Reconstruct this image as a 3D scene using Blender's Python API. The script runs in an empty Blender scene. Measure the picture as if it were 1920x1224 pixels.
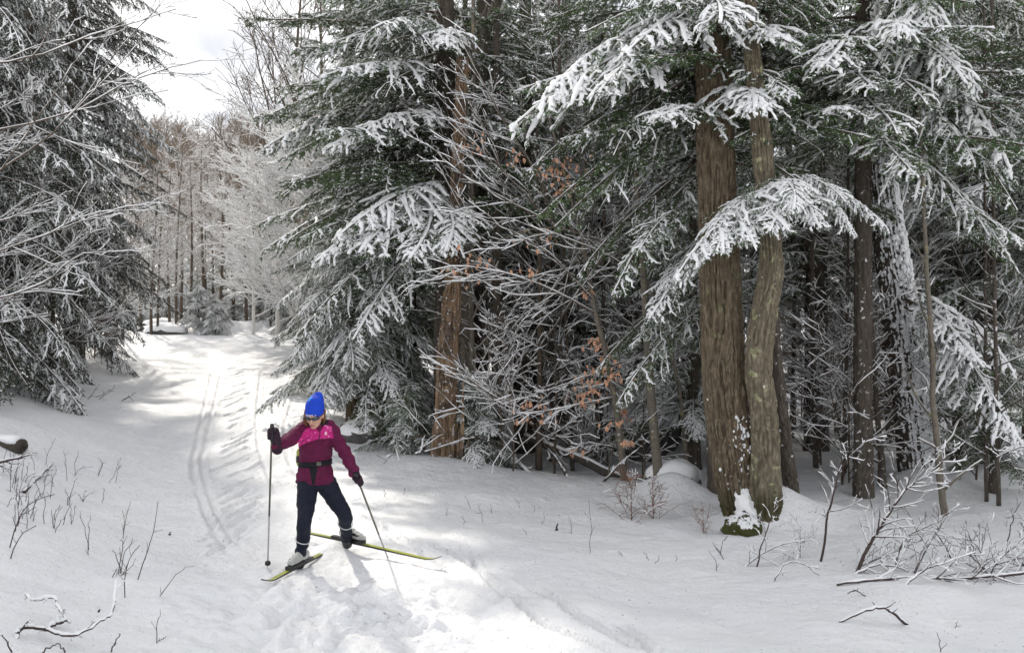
import bpy, math, random
import numpy as np
from mathutils import Vector, Matrix, Quaternion

# ------------------------------------------------------------------ camera, sky, sun, exposure
scene = bpy.context.scene
COL = scene.collection
F = 1598.0            # focal length in photograph pixels
CAMZ = 2.2
cam_data = bpy.data.cameras.new('camera')
cam_data.sensor_width = 36.0
cam_data.lens = F / 1920.0 * 36.0
cam_data.clip_start = 0.05
cam_data.clip_end = 2000.0
cam = bpy.data.objects.new('camera', cam_data)
COL.objects.link(cam)
cam.location = (0, 0, CAMZ)
cam.rotation_euler = (math.radians(90), 0, 0)
scene.camera = cam

SUN_AZ = math.radians(-30)      # left of the viewing direction
SUN_EL = math.radians(38)
to_sun = Vector((math.sin(SUN_AZ) * math.cos(SUN_EL), math.cos(SUN_AZ) * math.cos(SUN_EL), math.sin(SUN_EL)))
sun_data = bpy.data.lights.new('sun', 'SUN')
sun_data.energy = 3.4
sun_data.angle = math.radians(2.0)
sun_data.color = (1.0, 0.93, 0.82)
sun = bpy.data.objects.new('sun', sun_data)
COL.objects.link(sun)
sun.rotation_euler = to_sun.to_track_quat('Z', 'Y').to_euler()
sun.location = (-20, 30, 40)

world = bpy.data.worlds.new('World')
scene.world = world
world.use_nodes = True
wn = world.node_tree
wn.nodes.clear()
def N(tree, typ, **kw):
    n = tree.nodes.new(typ)
    for k, v in kw.items():
        setattr(n, k, v)
    return n
w_out = N(wn, 'ShaderNodeOutputWorld')
sky = N(wn, 'ShaderNodeTexSky', sky_type='NISHITA', sun_disc=False, sun_elevation=SUN_EL, sun_rotation=SUN_AZ,
        altitude=500.0, air_density=1.0, dust_density=2.0, ozone_density=1.0)
bg_sky = N(wn, 'ShaderNodeBackground'); bg_sky.inputs['Strength'].default_value = 0.12
wn.links.new(sky.outputs[0], bg_sky.inputs['Color'])
# broken grey cloud deck: noise over the direction projected on a flat ceiling
tc = N(wn, 'ShaderNodeTexCoord')
sep = N(wn, 'ShaderNodeSeparateXYZ'); wn.links.new(tc.outputs['Generated'], sep.inputs[0])
addz = N(wn, 'ShaderNodeMath', operation='ADD'); addz.inputs[1].default_value = 0.22
mx = N(wn, 'ShaderNodeMath', operation='MAXIMUM'); mx.inputs[1].default_value = 0.0
wn.links.new(sep.outputs['Z'], mx.inputs[0]); wn.links.new(mx.outputs[0], addz.inputs[0])
dx = N(wn, 'ShaderNodeMath', operation='DIVIDE'); dy = N(wn, 'ShaderNodeMath', operation='DIVIDE')
wn.links.new(sep.outputs['X'], dx.inputs[0]); wn.links.new(addz.outputs[0], dx.inputs[1])
wn.links.new(sep.outputs['Y'], dy.inputs[0]); wn.links.new(addz.outputs[0], dy.inputs[1])
comb = N(wn, 'ShaderNodeCombineXYZ'); wn.links.new(dx.outputs[0], comb.inputs[0]); wn.links.new(dy.outputs[0], comb.inputs[1])
cn = N(wn, 'ShaderNodeTexNoise'); cn.inputs['Scale'].default_value = 2.3; cn.inputs['Detail'].default_value = 7; cn.inputs['Roughness'].default_value = 0.55
cn.inputs['Distortion'].default_value = 0.5
wn.links.new(comb.outputs[0], cn.inputs['Vector'])
ramp = N(wn, 'ShaderNodeValToRGB')
ramp.color_ramp.elements[0].position = 0.36; ramp.color_ramp.elements[0].color = (0.40, 0.41, 0.44, 1)
ramp.color_ramp.elements[1].position = 0.64; ramp.color_ramp.elements[1].color = (0.88, 0.875, 0.86, 1)
wn.links.new(cn.outputs['Fac'], ramp.inputs[0])
bg_cloud = N(wn, 'ShaderNodeBackground'); bg_cloud.inputs['Strength'].default_value = 1.42
wn.links.new(ramp.outputs[0], bg_cloud.inputs['Color'])
mixw = N(wn, 'ShaderNodeMixShader'); mixw.inputs[0].default_value = 0.86
wn.links.new(bg_sky.outputs[0], mixw.inputs[1]); wn.links.new(bg_cloud.outputs[0], mixw.inputs[2])
wn.links.new(mixw.outputs[0], w_out.inputs['Surface'])

scene.view_settings.view_transform = 'Standard'
scene.view_settings.look = 'None'
scene.view_settings.gamma = 1.0
scene.view_settings.use_curve_mapping = False
scene.view_settings.exposure = 0.38
scene.render.engine = 'CYCLES'
scene.cycles.max_bounces = 4
scene.cycles.diffuse_bounces = 3
scene.cycles.use_denoising = True
scene.cycles.use_adaptive_sampling = True
scene.cycles.adaptive_threshold = 0.03
scene.cycles.debug_use_spatial_splits = True

# ------------------------------------------------------------------ small helpers
PI = math.pi
def sstep(a, b, x):
    t = np.clip((x - a) / (b - a), 0, 1)
    return t * t * (3 - 2 * t)
def softplus(x, k):
    return k * np.logaddexp(0, np.asarray(x, dtype=float) / k)
_prm = np.random.RandomState(7).permutation(256)
_prm = np.concatenate([_prm, _prm, _prm])
_val = np.random.RandomState(9).rand(1024) * 2 - 1
def vnoise(x, y, z=None):
    """value noise, about -1..1"""
    x = np.asarray(x, float); y = np.asarray(y, float)
    z = np.zeros_like(x) if z is None else np.asarray(z, float)
    xi = np.floor(x).astype(int); yi = np.floor(y).astype(int); zi = np.floor(z).astype(int)
    fx = x - xi; fy = y - yi; fz = z - zi
    fx = fx * fx * fx * (fx * (fx * 6 - 15) + 10); fy = fy * fy * fy * (fy * (fy * 6 - 15) + 10); fz = fz * fz * fz * (fz * (fz * 6 - 15) + 10)
    def h(a, b, c):
        return _val[_prm[_prm[_prm[a & 255] + (b & 255)] + (c & 255)]]
    def lerp(a, b, t): return a + (b - a) * t
    r = []
    for c in (0, 1):
        a = lerp(h(xi, yi, zi + c), h(xi + 1, yi, zi + c), fx)
        b = lerp(h(xi, yi + 1, zi + c), h(xi + 1, yi + 1, zi + c), fx)
        r.append(lerp(a, b, fy))
    return lerp(r[0], r[1], fz)
def fbm(x, y, octv=4, z=None):
    s = 0; a = 0.5; f = 1.0
    for i in range(octv):
        s = s + a * vnoise(x * f + 17.3 * i, y * f - 9.1 * i, None if z is None else z * f + 5.7 * i)
        a *= 0.5; f *= 2.03
    return s

def make_mesh(name, verts, faces, mats, midx=None, smooth=None):
    """faces: (n,3) or (n,4) int array"""
    verts = np.ascontiguousarray(verts, dtype=np.float32); faces = np.ascontiguousarray(faces, dtype=np.int32)
    me = bpy.data.meshes.new(name)
    k = faces.shape[1]
    me.vertices.add(len(verts)); me.vertices.foreach_set('co', verts.ravel())
    me.loops.add(faces.size); me.loops.foreach_set('vertex_index', faces.ravel())
    me.polygons.add(len(faces))
    me.polygons.foreach_set('loop_start', np.arange(0, faces.size, k, dtype=np.int32))
    for m in mats: me.materials.append(m)
    if midx is not None: me.polygons.foreach_set('material_index', np.ascontiguousarray(midx, dtype=np.int32))
    if smooth is None: smooth = True
    sm = np.full(len(faces), smooth) if isinstance(smooth, bool) else smooth
    me.polygons.foreach_set('use_smooth', np.ascontiguousarray(sm, dtype=bool))
    me.update(calc_edges=True)
    return me
class Acc:
    """collects triangle pieces into one mesh"""
    def __init__(s): s.v = []; s.f = []; s.m = []; s.s = []; s.n = 0
    def add(s, v, f, m=0, smooth=True):
        v = np.asarray(v, float).reshape(-1, 3); f = np.asarray(f, int)
        if f.shape[1] == 4: f = np.concatenate([f[:, [0, 1, 2]], f[:, [0, 2, 3]]])
        s.v.append(v); s.f.append(f + s.n); s.m.append(np.full(len(f), m)); s.s.append(np.full(len(f), smooth)); s.n += len(v)
        return s
    def mesh(s, name, mats):
        return make_mesh(name, np.concatenate(s.v), np.concatenate(s.f), mats, np.concatenate(s.m), np.concatenate(s.s))
def link(name, me, parent=None, loc=None, rot=None, scale=None):
    o = bpy.data.objects.new(name, me)
    COL.objects.link(o)
    if parent is not None: o.parent = parent
    if loc is not None: o.location = loc
    if rot is not None: o.rotation_euler = rot
    if scale is not None: o.scale = scale if hasattr(scale, '__len__') else (scale,) * 3
    return o
def tag(o, label=None, cat=None, group=None, kind=None):
    if label: o['label'] = label
    if cat: o['category'] = cat
    if group: o['group'] = group
    if kind: o['kind'] = kind
    return o
def thing(name, loc, label, cat, group=None, rotz=0.0, scale=1.0):
    o = bpy.data.objects.new(name, None); COL.objects.link(o)
    o.empty_display_size = 0.2
    o.location = loc; o.rotation_euler = (0, 0, rotz); o.scale = (scale,) * 3
    return tag(o, label, cat, group)
def unit(v):
    return v / np.maximum(np.linalg.norm(v, axis=-1, keepdims=True), 1e-9)
def tubes(P, R, sides=5, flat=1.0, cap=True):
    """n polylines of K points -> closed tubes.  P (n,K,3), R (n,K)"""
    P = np.asarray(P, float); R = np.asarray(R, float)
    if P.ndim == 2: P = P[None]; R = R[None]
    if cap:
        P = np.concatenate([P[:, :1], P, P[:, -1:]], 1); R = np.concatenate([R[:, :1] * 0, R, R[:, -1:] * 0], 1)
    n, K, _ = P.shape
    T = np.empty_like(P); T[:, 1:-1] = P[:, 2:] - P[:, :-2]; T[:, 0] = P[:, 1] - P[:, 0]; T[:, -1] = P[:, -1] - P[:, -2]
    if cap: T[:, 0] = P[:, 2] - P[:, 1]; T[:, -1] = P[:, -2] - P[:, -3]
    T = unit(T)
    mean = unit(P[:, -1] - P[:, 0])
    ref = np.where(np.abs(mean[:, 2:3]) > 0.75, np.array([[0, 1.0, 0]]), np.array([[0, 0, 1.0]]))[:, None]
    S = unit(np.cross(T, np.broadcast_to(ref, T.shape))); U = np.cross(S, T)
    a = np.arange(sides) * 2 * PI / sides + PI / 2
    V = P[:, :, None] + R[:, :, None, None] * (np.cos(a)[None, None, :, None] * S[:, :, None] + flat * np.sin(a)[None, None, :, None] * U[:, :, None])
    V = V.reshape(-1, 3)
    i = np.arange(n)[:, None, None]; k = np.arange(K - 1)[None, :, None]; s = np.arange(sides)[None, None, :]
    b = (i * K + k) * sides; s2 = (s + 1) % sides
    q = np.stack([b + s, b + s2, b + sides + s2, b + sides + s], -1).reshape(-1, 4)
    return V, np.concatenate([q[:, [0, 1, 2]], q[:, [0, 2, 3]]])
def sphere(c, r, nu=12, nv=8):
    u = np.arange(nu) * 2 * PI / nu; v = np.linspace(0, PI, nv + 1)
    P = np.stack([np.sin(v)[:, None] * np.cos(u), np.sin(v)[:, None] * np.sin(u), np.cos(v)[:, None] * np.ones(nu)], -1)
    V = P.reshape(-1, 3) * np.asarray(r, float) + np.asarray(c, float)
    i = np.arange(nv)[:, None]; j = np.arange(nu)[None]; j2 = (j + 1) % nu
    f = np.stack([i * nu + j, (i + 1) * nu + j, (i + 1) * nu + j2, i * nu + j2], -1).reshape(-1, 4)
    return V, f
def box(c, h, M=None):
    s = np.array([[-1, -1, -1], [1, -1, -1], [1, 1, -1], [-1, 1, -1], [-1, -1, 1], [1, -1, 1], [1, 1, 1], [-1, 1, 1]], float) * np.asarray(h, float)
    if M is not None: s = s @ np.asarray(M).T
    f = np.array([[0, 3, 2, 1], [4, 5, 6, 7], [0, 1, 5, 4], [1, 2, 6, 5], [2, 3, 7, 6], [3, 0, 4, 7]])
    return s + np.asarray(c, float), f
def spline(pts, n):
    """Catmull-Rom through pts (any dimension)"""
    p = np.asarray(pts, float); m = len(p)
    p = np.concatenate([[2 * p[0] - p[1]], p, [2 * p[-1] - p[-2]]])
    t = np.linspace(0, m - 1 - 1e-6, n); i = t.astype(int); f = (t - i)[:, None]
    a, b, c, d = p[i], p[i + 1], p[i + 2], p[i + 3]
    return 0.5 * (2 * b + (c - a) * f + (2 * a - 5 * b + 4 * c - d) * f ** 2 + (3 * b - a - 3 * c + d) * f ** 3)
def W(px, py, Y):
    """photograph pixel at distance Y -> world point"""
    return np.array([(px - 960) / F * Y, Y, CAMZ - (py - 612) / F * Y])

# ------------------------------------------------------------------ materials (all procedural)
def new_mat(name, rough=0.8):
    m = bpy.data.materials.new(name); m.use_nodes = True
    t = m.node_tree; b = t.nodes['Principled BSDF']
    b.inputs['Roughness'].default_value = rough
    b.inputs['Specular IOR Level'].default_value = 0.25
    return m, t, b
def noise_node(t, scale, detail=4, rough=0.6, coord='Object', stretch=None, dist=0.0):
    c = N(t, 'ShaderNodeTexCoord'); n = N(t, 'ShaderNodeTexNoise')
    n.inputs['Scale'].default_value = scale; n.inputs['Detail'].default_value = detail; n.inputs['Roughness'].default_value = rough
    n.inputs['Distortion'].default_value = dist
    if stretch:
        mp = N(t, 'ShaderNodeMapping'); mp.inputs['Scale'].default_value = stretch
        t.links.new(c.outputs[coord], mp.inputs['Vector']); t.links.new(mp.outputs[0], n.inputs['Vector'])
    else:
        t.links.new(c.outputs[coord], n.inputs['Vector'])
    return n
def ramp_node(t, src, stops):
    r = N(t, 'ShaderNodeValToRGB'); e = r.color_ramp.elements
    while len(e) < len(stops): e.new(0.5)
    for k, (p, c) in enumerate(stops): e[k].position = p; e[k].color = (*c, 1) if len(c) == 3 else c
    t.links.new(src, r.inputs[0]); return r
def mix_col(t, fac, a, b):
    m = N(t, 'ShaderNodeMix', data_type='RGBA')
    def put(sock, v):
        if isinstance(v, tuple): sock.default_value = (*v, 1)
        elif isinstance(v, float): sock.default_value = v
        else: t.links.new(v, sock)
    put(m.inputs[0], fac); put(m.inputs[6], a); put(m.inputs[7], b)
    return m.outputs[2]
def bump(t, b, height, strength=0.5, dist=0.01):
    n = N(t, 'ShaderNodeBump'); n.inputs['Strength'].default_value = strength; n.inputs['Distance'].default_value = dist
    t.links.new(height, n.inputs['Height']); t.links.new(n.outputs[0], b.inputs['Normal'])
def simple(name, col, rough=0.8, var=0.25, scale=8.0, spec=0.25, metal=0.0):
    m, t, b = new_mat(name, rough)
    n = noise_node(t, scale)
    lo = tuple(c * (1 - var) for c in col); hi = tuple(min(1, c * (1 + var)) for c in col)
    r = ramp_node(t, n.outputs['Fac'], [(0.3, lo), (0.7, hi)])
    t.links.new(r.outputs[0], b.inputs['Base Color'])
    b.inputs['Specular IOR Level'].default_value = spec; b.inputs['Metallic'].default_value = metal
    return m
# snow lying on the ground
M_GROUND, t, b = new_mat('ground_snow', 0.65)
n1 = noise_node(t, 0.7, 5); r = ramp_node(t, n1.outputs['Fac'], [(0.3, (0.83, 0.84, 0.87)), (0.7, (0.88, 0.88, 0.89))])
n2 = noise_node(t, 55.0, 5, 0.7); n3 = noise_node(t, 9.0, 4, 0.6)
ad = N(t, 'ShaderNodeMath', operation='MULTIPLY_ADD'); ad.inputs[1].default_value = 3.0
t.links.new(n3.outputs['Fac'], ad.inputs[0]); t.links.new(n2.outputs['Fac'], ad.inputs[2])
# scattered needles and bark crumbs on the snow
n4 = noise_node(t, 34.0, 2, 0.5); r4 = ramp_node(t, n4.outputs['Fac'], [(0.68, (0, 0, 0)), (0.71, (1, 1, 1))])
n5 = noise_node(t, 0.8, 3); r5 = ramp_node(t, n5.outputs['Fac'], [(0.42, (0, 0, 0)), (0.60, (1, 1, 1))])
mm = N(t, 'ShaderNodeMath', operation='MULTIPLY'); t.links.new(r4.outputs[0], mm.inputs[0]); t.links.new(r5.outputs[0], mm.inputs[1])
t.links.new(mix_col(t, mm.outputs[0], r.outputs[0], (0.30, 0.27, 0.24)), b.inputs['Base Color'])
bump(t, b, ad.outputs[0], 0.8, 0.016)
# snow lying on branches and logs
M_SNOW, t, b = new_mat('branch_snow', 0.7)
n1 = noise_node(t, 30.0, 3); r = ramp_node(t, n1.outputs['Fac'], [(0.3, (0.86, 0.87, 0.89)), (0.7, (0.92, 0.92, 0.92))])
t.links.new(r.outputs[0], b.inputs['Base Color']); bump(t, b, n1.outputs['Fac'], 0.4, 0.01)
def needle_mat(name, a, c):
    m, t, b = new_mat(name, 0.55)
    oi = N(t, 'ShaderNodeObjectInfo'); n = noise_node(t, 3.0, 3)
    r = ramp_node(t, n.outputs['Fac'], [(0.3, a), (0.7, c)])
    hs = N(t, 'ShaderNodeHueSaturation'); t.links.new(r.outputs[0], hs.inputs['Color'])
    ma = N(t, 'ShaderNodeMapRange'); ma.inputs[3].default_value = 0.65; ma.inputs[4].default_value = 1.35
    t.links.new(oi.outputs['Random'], ma.inputs[0]); t.links.new(ma.outputs[0], hs.inputs['Value'])
    t.links.new(hs.outputs[0], b.inputs['Base Color']); return m
M_NEEDLE = needle_mat('fir_needles', (0.046, 0.080, 0.036), (0.092, 0.145, 0.056))
M_NEEDLE_D = needle_mat('spruce_needles', (0.026, 0.041, 0.026), (0.05, 0.072, 0.04))
M_TWIG = simple('twig_bark', (0.11, 0.085, 0.065), 0.9, 0.35, 14.0)
M_TWIG_PALE = simple('pale_twig_bark', (0.40, 0.36, 0.33), 0.9, 0.3, 10.0)
M_TWIG_BROWN = simple('hill_twig_bark', (0.21, 0.168, 0.132), 0.9, 0.3, 3.0)
M_RIME = simple('rime_coated_twig', (0.72, 0.69, 0.65), 0.8, 0.12, 6.0)
M_STEM = simple('dry_stem_bark', (0.075, 0.055, 0.05), 0.9, 0.3, 30.0)
M_DEADLEAF = simple('dead_leaf', (0.60, 0.34, 0.22), 0.75, 0.45, 12.0)
M_RUST = simple('rusty_brush', (0.17, 0.085, 0.06), 0.9, 0.4, 10.0)
def bark_mat(name, stops, moss=0.0, lichen=None, snow=0.0, snow_dir=None, mscale=1.0, stretch=(8, 8, 2.6)):
    m, t, b = new_mat(name, 0.92)
    n = noise_node(t, 4.0, 6, 0.65, stretch=stretch)
    r = ramp_node(t, n.outputs['Fac'], stops)
    n2 = noise_node(t, 1.3, 3); col = mix_col(t, n2.outputs['Fac'], r.outputs[0], tuple(c * 0.5 for c in stops[-1][1]))
    if lichen:
        nl = noise_node(t, lichen[1], 5, 0.62, dist=0.4); rl = ramp_node(t, nl.outputs['Fac'], [(lichen[2], (0, 0, 0)), (lichen[2] + 0.05, (1, 1, 1))])
        nc = noise_node(t, 12.0, 2); rc = ramp_node(t, nc.outputs['Fac'], [(0.35, lichen[0]), (0.65, lichen[3])])
        col = mix_col(t, rl.outputs[0], col, rc.outputs[0])
    if moss:
        c = N(t, 'ShaderNodeTexCoord'); sp = N(t, 'ShaderNodeSeparateXYZ'); t.links.new(c.outputs['Object'], sp.inputs[0])
        nm = noise_node(t, 5.0, 5); mr = N(t, 'ShaderNodeMapRange'); mr.inputs[1].default_value = 0.0; mr.inputs[2].default_value = moss
        mr.inputs[3].default_value = 0.45; mr.inputs[4].default_value = -0.1
        t.links.new(sp.outputs['Z'], mr.inputs[0])
        a = N(t, 'ShaderNodeMath', operation='ADD'); t.links.new(nm.outputs['Fac'], a.inputs[0]); t.links.new(mr.outputs[0], a.inputs[1])
        rm = ramp_node(t, a.outputs[0], [(0.60, (0, 0, 0)), (0.95, (0.9, 0.9, 0.9))])
        col = mix_col(t, rm.outputs[0], col, (0.05, 0.048, 0.018))
    if snow:
        ns = noise_node(t, 16.0, 4, 0.6)
        src = ns.outputs['Fac']
        if snow_dir is not None:
            g = N(t, 'ShaderNodeNewGeometry'); d = N(t, 'ShaderNodeVectorMath', operation='DOT_PRODUCT')
            d.inputs[1].default_value = snow_dir; t.links.new(g.outputs['Normal'], d.inputs[0])
            ma = N(t, 'ShaderNodeMath', operation='MULTIPLY_ADD'); ma.inputs[1].default_value = 0.22
            t.links.new(d.outputs['Value'], ma.inputs[0]); t.links.new(src, ma.inputs[2]); src = ma.outputs[0]
        rs = ramp_node(t, src, [(snow, (0, 0, 0)), (snow + 0.03, (1, 1, 1))])
        col = mix_col(t, rs.outputs[0], col, (0.85, 0.86, 0.88))
    t.links.new(col, b.inputs['Base Color'])
    bump(t, b, n.outputs['Fac'], 0.9, 0.02)
    return m
M_BARK_BIG = bark_mat('ridged_grey_brown_bark', [(0.36, (0.035, 0.026, 0.018)), (0.5, (0.13, 0.093, 0.06)), (0.64, (0.31, 0.25, 0.175))], moss=0.45,
                      lichen=((0.12, 0.115, 0.05), 6.0, 0.63, (0.22, 0.21, 0.14)), snow=0.70)
M_BARK_LICHEN = bark_mat('lichen_bark', [(0.36, (0.05, 0.04, 0.03)), (0.5, (0.15, 0.12, 0.085)), (0.64, (0.34, 0.29, 0.21))], moss=0.35,
                         lichen=((0.20, 0.20, 0.10), 8.0, 0.585, (0.42, 0.42, 0.27)), snow=0.70)
M_BARK_DARK = bark_mat('dark_conifer_bark', [(0.32, (0.03, 0.024, 0.019)), (0.5, (0.085, 0.068, 0.054)), (0.7, (0.20, 0.17, 0.14))], snow=0.64)
M_BARK_BROWN = bark_mat('brown_fir_bark', [(0.3, (0.07, 0.05, 0.032)), (0.6, (0.14, 0.10, 0.06)), (0.85, (0.21, 0.16, 0.10))],
                        lichen=((0.14, 0.15, 0.06), 4.0, 0.6, (0.22, 0.22, 0.11)), snow=0.72)
M_BARK_SNOWY = bark_mat('snow_plastered_bark', [(0.3, (0.04, 0.034, 0.028)), (0.6, (0.09, 0.075, 0.06)), (0.85, (0.15, 0.125, 0.10))],
                        snow=0.50, snow_dir=(0.75, -0.55, 0.35))
M_SNAG = bark_mat('weathered_snag_wood', [(0.34, (0.07, 0.043, 0.028)), (0.5, (0.24, 0.145, 0.088)), (0.66, (0.46, 0.34, 0.225))],
                  lichen=((0.08, 0.058, 0.042), 3.0, 0.52, (0.15, 0.11, 0.085)), snow=0.63, stretch=(11, 11, 0.8))
M_BEECH = bark_mat('grey_sapling_bark', [(0.3, (0.12, 0.10, 0.08)), (0.6, (0.21, 0.175, 0.14)), (0.85, (0.34, 0.31, 0.26))],
                   lichen=((0.24, 0.22, 0.10), 9.0, 0.6, (0.34, 0.31, 0.2)), snow=0.68, stretch=(6, 6, 6))
M_LOG = bark_mat('dark_log_bark', [(0.3, (0.05, 0.042, 0.036)), (0.6, (0.10, 0.085, 0.07)), (0.85, (0.17, 0.15, 0.125))], snow=0.66, stretch=(6, 6, 6))
M_ROCK = simple('dark_rock', (0.10, 0.095, 0.09), 0.9, 0.4, 5.0)
# ------------------------------------------------------------------ the ground: snow, with the groomed trail climbing away to the left
BUMPS = [(-0.75, 12.1, 0.16, 1.0, 0.55), (0.9, 11.6, 0.08, 1.2, 0.5), (2.95, 9.75, 0.30, 0.42, 0.40), (3.45, 9.9, 0.16, 0.7, 0.5),
         (5.7, 11.6, 0.28, 0.6, 0.5), (1.75, 14.6, 0.75, 0.75, 0.55), (2.05, 10.9, 0.26, 0.42, 0.32), (2.9, 15.5, 0.55, 0.8, 0.6),
         (4.2, 8.6, 0.10, 1.2, 0.5), (-11.6, 33.0, 0.7, 0.9, 0.6), (-13.5, 33.5, 0.5, 1.0, 0.6), (-10.0, 34.0, 0.45, 1.6, 0.7), (-8.0, 32.0, 0.7, 1.0, 0.7),
         (-6.4, 10.2, 0.16, 0.7, 0.6), (-5.2, 8.4, 0.12, 0.6, 0.4), (0.1, 14.5, -0.15, 1.5, 0.8), (-3.3, 14.4, 0.25, 0.8, 0.6), (-1.72, 8.12, 0.09, 0.14, 0.24)]
def ground_base(X, Y):
    X = np.asarray(X, float); Y = np.asarray(Y, float)
    hill = 0.27 * (softplus(Y - 55, 8) - softplus(Y - 150, 10))
    zt = 0.088 * (softplus(Y - 9.5, 1.2) - softplus(Y - 31, 2.0)) + hill
    zr = 0.03 * (softplus(Y - 13.5, 1.5) - softplus(Y - 60, 5)) + hill
    Xe = -1.95 - (Y - 12) * 0.28
    k = sstep(0.0, 3.2, X - Xe)
    z = zt * (1 - k) + zr * k
    Xl = -3.4 - (Y - 8) * 0.45
    z = z + 0.30 * (softplus(Xl - X, 0.5) - softplus(Xl - 6 - X, 1.0))
    for bx, by, a, sx, sy in BUMPS:
        z = z + a * np.exp(-((X - bx) / sx) ** 2 - ((Y - by) / sy) ** 2)
    off = 1 - sstep(0.3, -1.0, X - Xe) * sstep(-0.5, 0.8, X - Xl)       # away from the groomed trail the snow is hummocky
    z = z + (0.03 + 0.10 * off) * fbm(X * 0.55 + 3, Y * 0.55, 3) + 0.036 * fbm(X * 2.3, Y * 2.3 + 8, 4)
    return z
def ray_ground(px, py):
    Y = np.concatenate([np.linspace(3.5, 14, 2500), np.linspace(14.01, 60, 3000)])
    d = CAMZ - (py - 612) / F * Y - ground_base((px - 960) / F * Y, Y)
    i = np.argmax(d < 0)
    return np.array([(px - 960) / F * Y[i], Y[i]])
def pix_path(pts, n=60):
    return spline(np.array([ray_ground(*p) for p in pts]), n)
TRACKS = []       # (path, half width, depth)
for p in ([(400, 690), (384, 760), (372, 815), (362, 880), (385, 960), (440, 1058)], [(418, 690), (402, 760), (389, 815), (380, 872), (404, 955), (462, 1040)],
          [(560, 700), (535, 800), (560, 900)], [(490, 690), (482, 800), (520, 930)],
          [(717, 981), (780, 1026), (854, 1077)], [(787, 1010), (887, 1064), (1020, 1172)], [(867, 1035), (992, 1147), (1150, 1222)],
          [(946, 1068), (1075, 1152), (1221, 1222)], [(1160, 1168), (1195, 1195), (1240, 1235)], [(680, 960), (740, 1010), (800, 1050)]):
    TRACKS.append((pix_path(p), 0.027, 0.075) if p[0][0] > 600 else (pix_path(p), 0.030, 0.055))
TRACKS.append((pix_path([(480, 1224), (530, 1150), (556, 1085)]), 0.05, 0.05))
TRACKS.append((pix_path([(770, 1224), (782, 1185), (800, 1160)]), 0.05, 0.05))
TRACKS.append((pix_path([(545, 1224), (562, 1170), (600, 1110)]), 0.05, 0.05))
rs = np.random.RandomState(4)
for k in range(40):                                                      # herringbone steps up the slope
    f = k / 39.0
    c = ray_ground(474 + 62 * f + rs.uniform(-5, 5), 664 + (1030 - 664) * f ** 1.5)
    for s in (-1, 1):
        if rs.rand() < 0.15: continue
        a = math.radians(-16 - s * rs.uniform(20, 34)); d = np.array([math.sin(a), math.cos(a)])
        st = c + np.array([math.cos(-0.28), -math.sin(-0.28)]) * s * rs.uniform(0.35, 0.6) - d * 0.55
        TRACKS.append((np.linspace(st, st + d * rs.uniform(0.8, 1.25), 4), 0.034, 0.05 if s < 0 else 0.03))
TRACKS.append((np.array([[-2.03, 8.52], [-0.62, 7.66]]), 0.06, 0.02))
TRACKS.append((np.array([[-2.05, 6.95], [-1.80, 7.95]]), 0.06, 0.02))
def ground_full(X, Y):
    Z = ground_base(X, Y)
    sh = Z.shape; x = X.ravel(); y = Y.ravel(); z = Z.ravel().copy()
    # churned snow around the skier, trodden trail surface
    ch = np.exp(-((x + 1.25) / 1.15) ** 2 - ((y - 6.4) / 0.95) ** 2)
    ch = np.maximum(ch, 0.10 * np.exp(-((x + 1.9 + 0.28 * (y - 8)) / 1.5) ** 2) * (1 - sstep(12, 26, y)))
    m = (ch > 0.03) & (y > 4) & (y < 27)
    cc = np.abs(fbm(x[m] * 3.2, y[m] * 3.2, 4)) * 0.17 + fbm(x[m] * 9, y[m] * 9, 3) * 0.07 + fbm(x[m] * 21, y[m] * 21, 2) * 0.035
    z[m] += ch[m] * (cc - 0.03)
    for path, w, d in TRACKS:
        lo = path.min(0) - 0.3; hi = path.max(0) + 0.3
        idx = np.nonzero((x > lo[0]) & (x < hi[0]) & (y > lo[1]) & (y < hi[1]))[0]
        if len(idx) == 0: continue
        q = np.stack([x[idx], y[idx]], 1); best = np.full(len(idx), 9.0); bt = np.zeros(len(idx))
        for k in range(len(path) - 1):
            a = path[k]; ab = path[k + 1] - a; L2 = (ab ** 2).sum() + 1e-9
            tt = np.clip(((q - a) @ ab) / L2, 0, 1); dd = np.hypot(*(q - a - tt[:, None] * ab).T)
            u = dd < best; best[u] = dd[u]; bt[u] = (k + tt[u]) / (len(path) - 1)
        wob = 1 + 0.35 * vnoise(q[:, 0] * 7, q[:, 1] * 7)
        fade = sstep(0, 0.10, bt) * sstep(1, 0.90, bt) * (0.7 + 0.4 * vnoise(q[:, 0] * 1.5 + 4, q[:, 1] * 1.5))
        z[idx] += fade * (-d * np.exp(-(best / (w * wob)) ** 4) + d * 0.45 * np.exp(-((best - 1.75 * w) / (0.5 * w)) ** 2))
    return z.reshape(sh)
def graded(lo, c0, c1, hi, step, g):
    core = list(np.arange(c0, c1, step)); x = core[-1]; s = step
    up = []
    while x < hi: s += g * s; x += s; up.append(x)
    x = c0; s = step; dn = []
    while x > lo: s += g * s; x -= s; dn.append(x)
    return np.array(dn[::-1] + core + up)
gx = graded(-420, -7.0, 2.6, 420, 0.029, 0.055)
gy = graded(-60, 4.6, 9.0, 9.02, 0.020, 0.048)
gy = np.concatenate([gy[gy < 8.99], graded(8.99, 9.0, 19.5, 420, 0.040, 0.048)[1:]])
GX, GY = np.meshgrid(gx, gy)
GZ = ground_full(GX, GY)
nx, ny = len(gx), len(gy)
ii = np.arange(ny - 1)[:, None] * nx + np.arange(nx - 1)[None]
quads = np.stack([ii, ii + 1, ii + nx + 1, ii + nx], -1).reshape(-1, 4)
ground = link('snow_ground', make_mesh('snow_ground', np.stack([GX, GY, GZ], -1).reshape(-1, 3), quads, [M_GROUND]))
tag(ground, 'snow covered ground with a groomed ski trail climbing to the left', kind='structure')
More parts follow.
